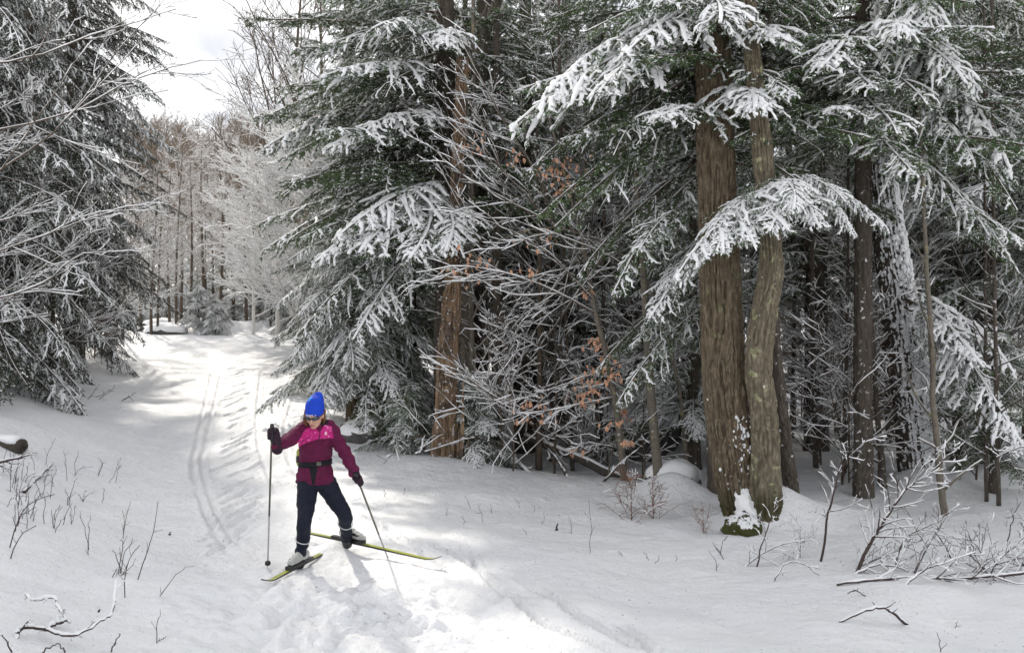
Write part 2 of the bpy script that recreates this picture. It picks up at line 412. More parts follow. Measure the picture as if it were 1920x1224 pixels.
def gz(x, y):
    """height of the finished snow surface"""
    i = min(max(int(np.searchsorted(gx, x)) - 1, 0), nx - 2); j = min(max(int(np.searchsorted(gy, y)) - 1, 0), ny - 2)
    fx = (x - gx[i]) / (gx[i + 1] - gx[i]); fy = (y - gy[j]) / (gy[j + 1] - gy[j])
    a = GZ[j, i] * (1 - fx) + GZ[j, i + 1] * fx; b = GZ[j + 1, i] * (1 - fx) + GZ[j + 1, i + 1] * fx
    return float(a * (1 - fy) + b * fy)
def gp(px, Y, sink=0.0):
    x = (px - 960) / F * Y
    return np.array([x, Y, gz(x, Y) - sink])

# ------------------------------------------------------------------ conifer branches
def interp_poly(P, t):
    """P (n,K,3), t (n,) in 0..1 -> point, tangent"""
    n, K, _ = P.shape
    u = np.clip(t, 0, 0.9999) * (K - 1); i = u.astype(int); f = (u - i)[:, None]; r = np.arange(n)
    a = P[r, i]; b = P[r, i + 1]
    return a + (b - a) * f, unit(b - a)
def frond(name, L, Wd, seed, snow=0.9, snow_r=0.026, droop=0.22, rise=0.1, hang=0.25, spacing=0.06, needle=0.032, nmat=None, dens=1.0, tw=0.1):
    rs = np.random.RandomState(seed)
    A = Acc()
    K = 12; s = np.linspace(0, 1, K)
    ax = np.stack([L * s, 0.05 * L * np.sin(s * 5 + seed) * s, L * (rise * s - droop * s ** 2)], -1)[None]
    A.add(*tubes(ax, (0.004 + 0.011 * L * 0.6 * (1 - s))[None], 5), 0)
    n = int(L * 0.9 / spacing * 2)
    si = np.clip(np.linspace(0.10, 0.99, n) + rs.uniform(-0.5, 0.5, n) / n, 0, 0.995)
    sd = np.where(np.arange(n) % 2 == 0, 1.0, -1.0)
    prof = np.minimum(1, (si / 0.3) ** 0.8) * (1 - si) ** 0.7 + 0.08
    li = Wd * prof * rs.uniform(0.35, 1.25, n)
    base, tan = interp_poly(np.repeat(ax, n, 0), si)
    lat = unit(np.cross(np.array([0, 0, 1.0]), tan))
    th = np.radians(rs.uniform(30, 72, n))[:, None]
    d = unit(np.cos(th) * tan + np.sin(th) * sd[:, None] * lat + np.stack([np.zeros(n), np.zeros(n), rs.uniform(-0.38, 0.22, n)], -1))
    k2 = 6; t2 = np.linspace(0, 1, k2)
    SP = base[:, None] + d[:, None] * (li[:, None] * t2)[..., None]
    SP[:, :, 2] -= hang * li[:, None] * t2 ** 2
    SP += tan[:, None] * (0.12 * li[:, None] * t2 ** 2)[..., None]
    SP[:, 1:] += rs.normal(0, 0.007, SP[:, 1:].shape)
    A.add(*tubes(SP, np.repeat((0.005 * (1 - 0.7 * t2))[None], n, 0), 3, cap=False), 0)
    # twiglets
    m = np.maximum(2, (li / 0.034 * dens).astype(int)); own = np.repeat(np.arange(n), m); M = len(own)
    tj = rs.uniform(0.05, 1.0, M)
    b2, tn2 = interp_poly(SP[own], tj)
    lat2 = unit(np.cross(np.array([0, 0, 1.0]), tn2)) * np.where(rs.rand(M) < 0.5, 1, -1)[:, None]
    a2 = np.radians(rs.uniform(30, 60, M))[:, None]
    d2 = unit(np.cos(a2) * tn2 + np.sin(a2) * lat2 + np.stack([np.zeros(M), np.zeros(M), rs.uniform(-0.45, 0.1, M)], -1))
    l2 = tw * rs.uniform(0.5, 1.2, M) * (1 - 0.45 * tj)
    # needles on the twiglets and along the side twigs
    nn = 9
    u = np.tile(np.linspace(0.0, 1.0, nn), (M, 1)) + rs.uniform(-0.06, 0.06, (M, nn))
    pb = b2[:, None] + d2[:, None] * (l2[:, None] * u)[..., None]
    nd = unit(d2[:, None] * 0.85 + rs.normal(0, 0.55, (M, nn, 3)) * np.array([1, 1, 0.7]))
    nl = needle * rs.uniform(0.7, 1.3, (M, nn))
    pb = pb.reshape(-1, 3); nd = nd.reshape(-1, 3); nl = nl.reshape(-1)
    ks = np.maximum(3, (li / 0.022).astype(int)); o3 = np.repeat(np.arange(n), ks); p3, t3 = interp_poly(SP[o3], rs.rand(len(o3)))
    nd3 = unit(t3 * 0.8 + rs.normal(0, 0.6, (len(o3), 3))); pb = np.concatenate([pb, p3]); nd = np.concatenate([nd, nd3]); nl = np.concatenate([nl, needle * rs.uniform(0.8, 1.3, len(o3))])
    pr = unit(np.cross(nd, rs.normal(0, 1, nd.shape))); hw = needle * 0.17
    V = np.stack([pb - pr * hw, pb + pr * hw, pb + nd * nl[:, None]], 1).reshape(-1, 3)
    dust = rs.rand(len(pb)) < 0.05 + 0.30 * min(snow, 0.6)
    fi = np.arange(len(pb) * 3).reshape(-1, 3)
    A.add(V, fi[~dust], 1, False); A.add(np.zeros((0, 3)), np.zeros((0, 3), int), 1)
    if dust.any():
        V2 = V.reshape(-1, 3, 3)[dust].reshape(-1, 3); V2[:, 2] += 0.004
        A.add(V2, np.arange(len(V2)).reshape(-1, 3), 2, False)
    # snow: lumpy pads along the side twigs and the twiglets
    pt = 0.5 + 0.9 * vnoise(base[:, 0] * 3.1 + seed, SP[:, 3, 1] * 3.1 + seed * 3)            # snow lies in patches, with green between them
    has = rs.rand(n) < snow * (0.25 + 1.35 * np.clip(pt, 0, 1) + (0.5 if snow > 0.8 else 0))
    g = SP[has].copy()
    if len(g):
        t0 = rs.uniform(0.0, 0.35, len(g))
        tt = t0[:, None] + (1.02 - t0)[:, None] * np.linspace(0, 1, 7)
        gg = np.stack([interp_poly(g, tt[:, k])[0] for k in range(7)], 1)
        rr = snow_r * rs.uniform(0.45, 1.15, (len(g), 1)) * rs.uniform(0.5, 1.35, (len(g), 7)) * np.array([0.5, .9, 1, 1, 1, .9, .5]); gg[:, :, 2] += rr * 0.55 + 0.006
        gg += rs.normal(0, 0.006, gg.shape)
        A.add(*tubes(gg, rr, 6, 0.7), 2)
        h2 = has[own] & (rs.rand(M) < 0.3 + 0.5 * snow)
        c = b2[h2][:, None] + d2[h2][:, None] * (l2[h2][:, None] * np.array([0.0, 0.4, 0.8, 1.05]))[..., None]
        r2 = snow_r * 0.66 * rs.uniform(0.35, 1.3, (h2.sum(), 1)) * np.array([[0.6, 1.0, 0.95, 0.4]]); c[:, :, 2] += r2 * 0.5 + 0.008
        A.add(*tubes(c, r2, 5, 0.75), 2)
        am = np.stack([interp_poly(ax, np.array([q]))[0][0] for q in np.linspace(0.08, 1.0, 14)])[None]
        ra = snow_r * rs.uniform(0.5, 1.2, (1, 14)) * min(1, snow + 0.2); am[:, :, 2] += ra * 0.5 + 0.01
        A.add(*tubes(am, ra, 6, 0.7), 2)
    me = A.mesh(name, [M_TWIG, nmat or M_NEEDLE, M_SNOW])
    return (me, L)
PAD = [frond('padded_branch', 2.0, 0.62, 11, 0.92, 0.025, 0.30, 0.12, 0.35), frond('padded_branch', 2.0, 0.70, 12, 0.88, 0.024, 0.36, 0.14, 0.4),
       frond('padded_branch', 1.6, 0.55, 13, 0.90, 0.025, 0.26, 0.08, 0.3), frond('padded_branch', 2.4, 0.75, 14, 0.85, 0.025, 0.34, 0.16, 0.45)]
HEAVY = [frond('snowy_branch', 2.0, 0.62, 15, 0.74, 0.019, 0.28, 0.12, 0.35, tw=0.085, spacing=0.052), frond('snowy_branch', 2.0, 0.70, 16, 0.68, 0.018, 0.34, 0.14, 0.4, tw=0.085, spacing=0.052),
         frond('snowy_branch', 1.6, 0.55, 17, 0.76, 0.019, 0.26, 0.08, 0.3, tw=0.08, spacing=0.05), frond('snowy_branch', 2.4, 0.75, 18, 0.66, 0.019, 0.32, 0.16, 0.45, tw=0.085, spacing=0.055)]
LIGHT = [frond('dusted_branch', 2.0, 0.65, 21, 0.50, 0.0145, 0.18, 0.08, 0.25, tw=0.08, spacing=0.052), frond('dusted_branch', 2.0, 0.60, 22, 0.58, 0.0145, 0.24, 0.10, 0.35, tw=0.08, spacing=0.052),
         frond('dusted_branch', 2.4, 0.75, 23, 0.46, 0.0145, 0.20, 0.06, 0.3, tw=0.08, spacing=0.055)]
SPARSE = [frond('thin_branch', 2.0, 0.60, 31, 0.20, 0.012, 0.14, 0.05, 0.2, dens=0.85, tw=0.08), frond('thin_branch', 2.2, 0.70, 32, 0.24, 0.012, 0.22, 0.06, 0.3, dens=0.8, tw=0.08)]
SPRUCE = [frond('spruce_branch', 2.0, 0.50, 41, 0.42, 0.015, 0.34, 0.10, 0.75, nmat=M_NEEDLE_D, tw=0.085, spacing=0.05), frond('spruce_branch', 2.0, 0.55, 42, 0.36, 0.014, 0.40, 0.14, 0.9, nmat=M_NEEDLE_D, tw=0.085, spacing=0.05),
          frond('spruce_branch', 1.6, 0.45, 43, 0.46, 0.015, 0.30, 0.08, 0.6, nmat=M_NEEDLE_D, tw=0.08, spacing=0.05)]
DARK = [frond('dark_spruce_branch', 2.0, 0.55, 51, 0.10, 0.012, 0.26, 0.06, 0.6, nmat=M_NEEDLE_D), frond('dark_spruce_branch', 2.0, 0.5, 52, 0.16, 0.012, 0.30, 0.1, 0.7, nmat=M_NEEDLE_D)]

def trunk_mesh(name, pts, radii, mat, seed=0, sides=14, rings=26, rough=0.05, flare=0.0):
    c = spline(pts, rings); r = spline(np.asarray(radii, float)[:, None], rings)[:, 0]
    V, f = tubes(c, r, sides)
    n = len(V); ctr = np.repeat(np.concatenate([c[:1], c, c[-1:]]), sides, 0)
    dv = V - ctr; rad = np.linalg.norm(dv, axis=1, keepdims=True); dirn = unit(dv)
    nz = fbm(dirn[:, 0] * 2.2 + seed, dirn[:, 1] * 2.2, 3, V[:, 2] * 0.9)
    V = ctr + dv * (1 + rough * 2.2 * nz[:, None])
    if flare:
        h = V[:, 2] - c[0, 2]; ang = np.arctan2(dv[:, 1], dv[:, 0])
        V[:, :2] += (dirn * rad)[:, :2] * (flare * np.exp(-np.clip(h, 0, 9) / 0.22) * (0.6 + 0.6 * np.cos(ang * 4 + seed)))[:, None]
    return Acc().add(V, f).mesh(name, [mat])
def bark_trunk(name, pts, radii, mat, seed, sides=220, rings=420, amp=0.012, freq=5.0, flare=0.3):
    """trunk with deep vertical bark fissures as geometry"""
    c = spline(pts, rings); r = spline(np.asarray(radii, float)[:, None], rings)[:, 0]
    V, f = tubes(c, r, sides)
    ctr = np.repeat(np.concatenate([c[:1], c, c[-1:]]), sides, 0); dv = V - ctr; dirn = unit(dv)
    ang = np.arctan2(dv[:, 1], dv[:, 0]); h = V[:, 2] - c[0, 2]
    ca, sa = np.cos(ang), np.sin(ang); wv = 0.25 * fbm(ca * 2, sa * 2, 2, h * 2.0 + seed)
    nv = vnoise(ca * freq + wv * 1.4 + seed, sa * freq + wv * 1.4, h * 3.2)
    rid = 0.6 - 2.2 * np.exp(-(nv / 0.15) ** 2)                                     # plates split by deep narrow fissures
    rid2 = vnoise(ca * freq * 2.3 + seed, sa * freq * 2.3, h * 13.0)
    body = fbm(ca * 1.1 + seed, sa * 1.1, 3, h * 0.55) * 0.11
    rad = np.linalg.norm(dv, axis=1)
    disp = amp * rid + amp * 1.0 * rid2 + rad * body + rad * flare * np.exp(-np.clip(h, 0, 9) / 0.28) * (0.55 + 0.6 * np.cos(ang * 3 + seed))
    V = V + dirn * (disp * (rad > 1e-4))[:, None]
    return Acc().add(V, f).mesh(name, [mat])

def put_branch(root, proto, base, az, tilt, length, roll=0.0, rs=None, name='branch'):
    me, L = proto
    k = length / L
    o = link(name, me, root, loc=base)
    o.rotation_euler = (Matrix.Rotation(az, 4, 'Z') @ Matrix.Rotation(-tilt, 4, 'Y') @ Matrix.Rotation(roll, 4, 'X')).to_euler()
    kw = k if k < 1.15 else 1.15 + (k - 1.15) * 0.6
    o.scale = (k, max(kw, 0.55), max(k, 0.6) if k < 1 else 1 + (k - 1) * 0.5)
    return o
def aim_branch(root, proto, base_w, tip_w, roll=0.0):
    """branch from a point on the trunk to a given tip, both in world space"""
    o = np.array(root.location); d = np.asarray(tip_w, float) - np.asarray(base_w, float); L = np.linalg.norm(d)
    me, PL = proto
    # the prototype's own tip lies below its x axis: raise the axis by that angle
    co = np.array(me.vertices[0].co)
    drop = PROTO_DROP[me.name]
    az = math.atan2(d[1], d[0]); el = math.atan2(d[2], math.hypot(d[0], d[1])) + drop
    return put_branch(root, proto, np.asarray(base_w) - o, az, el, L / math.cos(drop) * 0.98, roll)
PROTO_DROP = {}
for lst, dr in ((PAD, [.18, .22, .18, .18]), (HEAVY, [.16, .20, .18, .16]), (LIGHT, [.10, .14, .14]), (SPARSE, [.09, .16]), (SPRUCE, [.24, .26, .22]), (DARK, [.20, .20])):
    for (me, L), q in zip(lst, dr): PROTO_DROP[me.name] = math.atan(q)
def conifer(name, label, base, H, Rad, n, protos, seed, hbase=0.1, lean=(0, 0), trunk_r=None, mat=None, group=None, top=1.0, tilt_lo=-14, tilt_hi=28, power=0.75, azr=None, cat='conifer tree', zmax=None):
    """zmax: branches above this height over the base are left off, letting more skylight in"""
    rs = np.random.RandomState(seed)
    if zmax is None and base[0] > -3.6: zmax = CAMZ + 0.385 * base[1] + 1.0
    root = thing(name, tuple(base), label, cat, group)
    tr = trunk_r or 0.012 * H + 0.03
    pts = [(0, 0, -0.25), (lean[0] * 0.25, lean[1] * 0.25, H * 0.25), (lean[0] * 0.6, lean[1] * 0.6, H * 0.6), (lean[0], lean[1], H)]
    if tr > 0.09 and base[1] < 16: link('trunk', bark_trunk('trunk', pts, [tr * 1.12, tr * 0.9, tr * 0.5, 0.012], mat or M_BARK_DARK, seed, 48, 150, 0.09 * tr, 2.8, 0.3), root)
    else: link('trunk', trunk_mesh('trunk', pts, [tr * 1.12, tr * 0.9, tr * 0.5, 0.012], mat or M_BARK_DARK, seed), root)
    for i in range(n):
        u = hbase + (top - hbase) * (i + rs.rand()) / n
        if zmax and u * H > zmax: continue  # high branches pruned away, so the forest below gets more skylight
        L = (Rad * (1 - u) ** power + 0.12) * rs.uniform(0.72, 1.15)
        az = i * 2.39996 + rs.uniform(-0.5, 0.5)
        if azr is not None: az = azr[0] + (azr[1] - azr[0]) * rs.rand()
        tilt = math.radians(tilt_lo + (tilt_hi - tilt_lo) * (u ** 1.3) + rs.uniform(-8, 8))
        p = protos[rs.randint(len(protos))]
        put_branch(root, p, (lean[0] * u, lean[1] * u, u * H), az, tilt, L, rs.uniform(-0.25, 0.25))
    return root

# ------------------------------------------------------------------ leafless trees and brush
def grow(P, R, rs, n, ang, lf, trop, wig, K=5, tmin=0.15, taper=0.35, rk=0.6, flatz=0.0):
    """n children on every polyline"""
    m, _, _ = P.shape
    own = np.repeat(np.arange(m), n); M = len(own)
    Lp = np.linalg.norm(np.diff(P, axis=1), axis=2).sum(1)
    t = tmin + (1 - tmin) * ((np.tile(np.arange(n), m) + rs.rand(M)) / n)
    b, T = interp_poly(P[own], t)
    u = t * (R.shape[1] - 1); i = np.minimum(u.astype(int), R.shape[1] - 2); rb = R[own, i] + (R[own, i + 1] - R[own, i]) * (u - i)
    pr = unit(np.cross(T, rs.normal(0, 1, (M, 3)))); pr[:, 2] *= (1 - flatz); pr = unit(pr)
    a = np.radians(rs.uniform(ang[0], ang[1], M))[:, None]
    d = unit(np.cos(a) * T + np.sin(a) * pr)
    L = Lp[own] * rs.uniform(lf[0], lf[1], M) * (1.1 - 0.6 * t)
    pts = [b]
    for k in range(K - 1):
        d = unit(d + np.array([0, 0, trop]) / K + rs.normal(0, wig, (M, 3)))
        pts.append(pts[-1] + d * (L / (K - 1))[:, None])
    r0 = rb * rk
    Rn = r0[:, None] * np.linspace(1, taper, K)[None]
    return np.stack(pts, 1), Rn
def bare_tree(name, seed, H, r0, spec, wood, snow_r=0.008, snowy=1.0, rmin=0.0035, trunk_pts=None, bend=0.03, trunk_mat=None, trunk_levels=2, sides=(7, 5, 3, 3, 3), snow_from=1):
    """returns prototype meshes (trunk, crown, snow)"""
    rs = np.random.RandomState(seed)
    K = 12
    if trunk_pts is None:
        s = np.linspace(0, 1, K); ph = rs.uniform(0, 6, 2)
        P = np.stack([bend * H * np.sin(s * 3 + ph[0]) * s, bend * H * np.sin(s * 2.6 + ph[1]) * s, H * s - 0.15], -1)[None]
    else: P = spline(trunk_pts, K)[None]
    R = (r0 * (1 - 0.82 * np.linspace(0, 1, K)) ** 1.0)[None]
    lv = [(P, R)]
    for sp in spec:
        P, R = grow(P, np.maximum(R, rmin), rs, **sp); R = np.maximum(R, rmin); lv.append((P, R))
    tk = Acc(); cr = Acc(); sn = Acc()
    for k, (P, R) in enumerate(lv):
        (tk if k < trunk_levels else cr).add(*tubes(P, R, sides[min(k, 4)], cap=k < 2), 0)
        if snowy > 0 and k >= snow_from:
            T = unit(P[:, -1] - P[:, 0]); hz = np.sqrt(np.clip(1 - T[:, 2] ** 2, 0, 1)); keep = (hz > 0.35) & (rs.rand(len(P)) < snowy)
            p = P[keep].copy(); rr = (np.minimum(R[keep] * 0.65, 0.03) + snow_r * rs.uniform(0.05, 1.4, (keep.sum(), P.shape[1]))) * hz[keep][:, None]
            p[:, :, 2] += R[keep] * 0.75 + rr * 0.5
            sn.add(*tubes(p, rr, 4 if k < 3 else 3, 0.9, cap=False), 0)
    out = [tk.mesh(name + '_trunk', [trunk_mat or wood]), cr.mesh(name + '_crown', [wood])]
    out.append(sn.mesh(name + '_snow', [M_SNOW]) if sn.n else None)
    return out
def put_tree(name, label, cat, proto, base, rotz=0.0, scale=1.0, group=None, crown='crown', tilt=None):
    root = thing(name, tuple(base), label, cat, group, rotz, scale)
    if tilt: root.rotation_euler = (tilt[0], tilt[1], rotz)
    link('trunk', proto[0], root); link(crown, proto[1], root)
    if proto[2]: tag(link('snow', proto[2], root), kind='stuff')
    return root
def stick(name, label, cat, pts, r0, r1, mat=None, twigs=0, seed=0, snow=0.0, twig_l=0.35, group=None, trunk='stem', deep=True):
    """a lying or upright stick through world points, with side twigs and snow along its top"""
    rs = np.random.RandomState(seed + 500)
    pts = np.asarray(pts, float); o = pts[0].copy()
    P = spline(pts - o, max(8, 4 * len(pts)))[None]; K = P.shape[1]
    P = P + rs.normal(0, 0.004, P.shape)
    R = np.linspace(r0, r1, K)[None]
    A = Acc(); B = Acc(); S = Acc(); lv = [(P, R)]
    if r0 < 0.055: A.add(*tubes(P, R, 7), 0)
    else: thick = bark_trunk(trunk, P[0], R[0], mat or M_STEM, seed, 44 if pts[0][1] < 14.5 else 18, 120 if pts[0][1] < 14.5 else 40, 0.10 * r0, 2.6, 0.25 if abs(pts[-1][2] - pts[0][2]) > 2 else 0.0)
    if twigs:
        Lp = np.linalg.norm(np.diff(P, axis=1), axis=2).sum()
        q = grow(P, R, rs, twigs, (30, 65), (twig_l * 0.5, twig_l), 0.25, 0.12, 6, 0.12, 0.4, 0.55); q = (q[0], np.maximum(q[1], 0.0025)); lv.append(q)
        if deep:
            q2 = grow(q[0], q[1], rs, 3, (25, 60), (0.3, 0.6), 0.15, 0.12, 4, 0.25, 0.5, 0.7); lv.append((q2[0], np.maximum(q2[1], 0.002)))
    for (p, r) in lv[1:]: B.add(*tubes(p, r, 4), 0)
    if snow:
        for (p, r) in lv:
            T = unit(p[:, -1] - p[:, 0]); hz = np.sqrt(np.clip(1 - T[:, 2] ** 2, 0, 1)); kp = hz > 0.3
            if not kp.any(): continue
            rr = (np.minimum(r[kp] * 0.6, 0.03) + snow * rs.uniform(0.05, 1.3, (kp.sum(), p.shape[1]))) * hz[kp][:, None]; c = p[kp].copy(); c[:, :, 2] += r[kp] * 0.5 + rr * 0.5
            S.add(*tubes(c, rr, 5, 0.8), 0)
    if not B.n and not S.n:
        return tag(link(name, thick if r0 >= 0.055 else A.mesh(name, [mat or M_STEM]), None, tuple(o)), label, cat, group)
    root = thing(name, tuple(o), label, cat, group)
    link(trunk, thick if r0 >= 0.055 else A.mesh(trunk, [mat or M_STEM]), root)
    if B.n: tag(link('twig', B.mesh('twig', [mat or M_STEM]), root), kind='stuff')
    if S.n: tag(link('snow', S.mesh('snow', [M_SNOW]), root), kind='stuff')
    return root
def ray_ground3(px, py):
    x, y = ray_ground(px, py); return np.array([x, y, gz(x, y)])
# ------------------------------------------------------------------ the far hill: brown leafless forest
SP_HILL = [dict(n=15, ang=(28, 60), lf=(0.30, 0.52), trop=0.7, wig=0.10, K=6, tmin=0.25, rk=0.5), dict(n=8, ang=(25, 55), lf=(0.3, 0.55), trop=0.4, wig=0.14, K=5, tmin=0.2, rk=0.6),
           dict(n=7, ang=(25, 55), lf=(0.35, 0.6), trop=0.3, wig=0.15, K=3, tmin=0.2, rk=0.6)]
HILL = [bare_tree('hill_tree', 60 + k, 12.0, 0.16, SP_HILL, M_TWIG_BROWN, snowy=0.0, rmin=0.012) for k in range(3)]
rs = np.random.RandomState(3)
for k in range(150):
    Y = rs.uniform(56, 142); px = rs.uniform(235, 640)
    put_tree('hill_tree', 'brown leafless tree in the forest covering the far hill', 'bare tree', HILL[k % 3], gp(px, Y, 0.2), rs.uniform(0, 6.28), rs.uniform(0.65, 1.0), 'leafless trees on the far hill')

# ------------------------------------------------------------------ thin leafless trees at the far end of the trail
SP_THIN = [dict(n=16, ang=(30, 60), lf=(0.16, 0.34), trop=0.35, wig=0.08, K=6, tmin=0.22, rk=0.42), dict(n=8, ang=(25, 55), lf=(0.3, 0.55), trop=0.15, wig=0.12, K=5, tmin=0.15, rk=0.6, flatz=0.4),
           dict(n=6, ang=(25, 55), lf=(0.3, 0.6), trop=0.1, wig=0.14, K=4, tmin=0.2, rk=0.7, flatz=0.4)]
THIN = [bare_tree('thin_tree', 70 + k, 9.0, 0.085, SP_THIN, M_TWIG_PALE, 0.007, 0.9, 0.005, trunk_mat=M_TWIG, trunk_levels=1) for k in range(3)]
END = [(284, 31.0, 0.9, 'twin stemmed leafless tree at the left end of the trail'), (296, 31.2, 0.8, None), (318, 34.0, 0.95, None), (331, 33.0, 1.0, None), (338, 35.5, 1.1, None),
       (357, 34.0, 1.05, None), (382, 35, 1.15, None), (398, 38, 1.2, None), (411, 34.2, 1.15, None), (436, 37, 1.1, None), (462, 34.5, 1.1, None), (486, 36, 1.0, None), (508, 33.5, 0.95, None),
       (540, 35, 1.0, None), (265, 38, 1.0, None), (240, 35, 0.9, None), (370, 42, 1.25, None), (425, 44, 1.3, None), (300, 44, 1.2, None), (470, 46, 1.2, None), (225, 43, 1.2, None)]
for k, (px, Y, sc, _) in enumerate(END):
    put_tree('thin_tree', 'slender dark stemmed leafless tree at the far end of the trail', 'bare tree', THIN[k % 3], gp(px, Y, 0.1), k * 1.7, sc * 0.78, 'slender trees at the end of the trail')
# frosted, sunlit leafless trees right of the trail
SP_FROST = [dict(n=20, ang=(40, 75), lf=(0.28, 0.50), trop=0.25, wig=0.07, K=7, tmin=0.12, rk=0.42, flatz=0.3), dict(n=10, ang=(22, 50), lf=(0.3, 0.5), trop=0.1, wig=0.10, K=5, tmin=0.15, rk=0.6, flatz=0.5),
            dict(n=7, ang=(22, 50), lf=(0.3, 0.6), trop=0.05, wig=0.12, K=4, tmin=0.2, rk=0.7, flatz=0.5)]
FROST = [bare_tree('frosted_tree', 80 + k, 6.5, 0.07, SP_FROST, M_RIME, 0.017, 1.0, 0.005, trunk_levels=1) for k in range(3)]
FR = [(520, 27.0, 1.15, 'tallest frosted leafless tree standing right of the trail, in sunlight'), (560, 25.0, 1.1, 'frosted leafless tree beside the dark fir boughs, right of the trail'),
      (600, 26.5, 1.2, 'frosted leafless tree half hidden behind the fir boughs'), (475, 31.0, 1.0, 'smaller frosted leafless tree at the right end of the trail'),
      (575, 30.0, 1.35, 'tall frosted leafless tree behind its sunlit neighbours'), (640, 24.0, 1.1, 'frosted leafless tree mostly behind the snowy firs')]
for k, (px, Y, sc, lab) in enumerate(FR):
    put_tree('frosted_tree', lab, 'bare tree', FROST[k % 3], gp(px, Y, 0.1), 1 + k * 2.1, sc, 'frosted trees right of the trail')
TALL = [bare_tree('tall_bare_tree', 90 + k, 15.0, 0.15, SP_HILL, M_TWIG, snowy=0.3, rmin=0.009) for k in range(2)]
for k, (px, Y, sc, lab) in enumerate([(560, 36, 1.15, 'tall dark leafless tree rising above the frosted trees'), (610, 40, 1.25, 'tall leafless tree with bare crown beside the fir top'), (520, 44, 1.0, 'dark leafless tree whose top shows against the cloudy sky')]):
    put_tree('tall_bare_tree', lab, 'bare tree', TALL[k % 2], gp(px, Y, 0.1), 2 + k * 2.4, sc * 0.92)

# ------------------------------------------------------------------ conifers on the left
spr = conifer('dark_spruce', 'tall dark spruce with a bare brown foot left of the trail', gp(140, 20.6), 19, 2.9, 250, DARK + DARK + SPRUCE[:1], 101, 0.10, trunk_r=0.22, top=0.9, tilt_lo=-22, tilt_hi=15, power=0.55)
spn = conifer('snowy_spruce', 'near snow laden spruce at the left edge with drooping boughs', gp(-95, 15.0), 16, 3.3, 190, SPRUCE, 102, 0.05, trunk_r=0.20, top=0.75, tilt_lo=-30, tilt_hi=5, power=0.5)
conifer('snowy_spruce', 'snowy spruce behind the nearest one at the left edge', gp(55, 18.5), 12, 2.4, 150, SPRUCE, 103, 0.07, trunk_r=0.16, tilt_lo=-28, tilt_hi=10)
conifer('small_spruce', 'small spruce beside the rusty shrub left of the trail', gp(205, 22.3), 2.0, 0.75, 46, SPRUCE + DARK, 104, 0.04, tilt_lo=-20)
conifer('snowy_spruce', 'spruce far back between the left trees and the trail', gp(30, 27), 15, 2.8, 90, SPRUCE, 105, 0.08)
conifer('snowy_spruce', 'snowy spruce deep behind the left edge trees', gp(-170, 22), 15, 2.8, 90, SPRUCE, 106, 0.06)
# hanging bough at the far left
for (a, c) in (((-60, 560, 14.6), (58, 735, 12.6)), ((-70, 590, 14.6), (8, 765, 12.2)), ((-60, 520, 14.6), (120, 690, 13.6)), ((-60, 420, 14.8), (165, 560, 13.6)), ((-60, 330, 14.8), (150, 440, 13.4)), ((-60, 250, 14.8), (120, 330, 13.6))):
    aim_branch(spn, DARK[0] if c[1] > 700 else SPRUCE[1], W(*a), W(*c))
# leafless snow-lined trees reaching over from the left
SP_REACH = [dict(n=17, ang=(45, 85), lf=(0.35, 0.60), trop=0.28, wig=0.06, K=8, tmin=0.15, rk=0.45, flatz=0.2), dict(n=11, ang=(18, 42), lf=(0.3, 0.55), trop=0.08, wig=0.08, K=6, tmin=0.15, rk=0.6, flatz=0.5),
            dict(n=6, ang=(18, 45), lf=(0.3, 0.55), trop=0.05, wig=0.10, K=4, tmin=0.2, rk=0.7, flatz=0.5)]
REACH = [bare_tree('reaching_tree', 110 + k, 6.0, 0.055, SP_REACH, M_TWIG, 0.0065, 1.0, 0.0035, trunk_levels=1) for k in range(3)]
for k, (px, Y, sc, lab) in enumerate([(95, 16.5, 0.85, 'snow lined leafless tree spreading its branches in front of the left spruces'), (-60, 12.5, 0.75, 'nearest leafless tree at the left edge with long snowy branches'),
                                      (190, 23.0, 0.9, 'snow lined leafless tree behind the small spruce'), (230, 27.0, 0.9, 'snow lined leafless tree further up the left side of the trail')]):
    put_tree('reaching_tree', lab, 'bare tree', REACH[k % 3], gp(px, Y, 0.1), 0.4 + k * 2.0, sc)
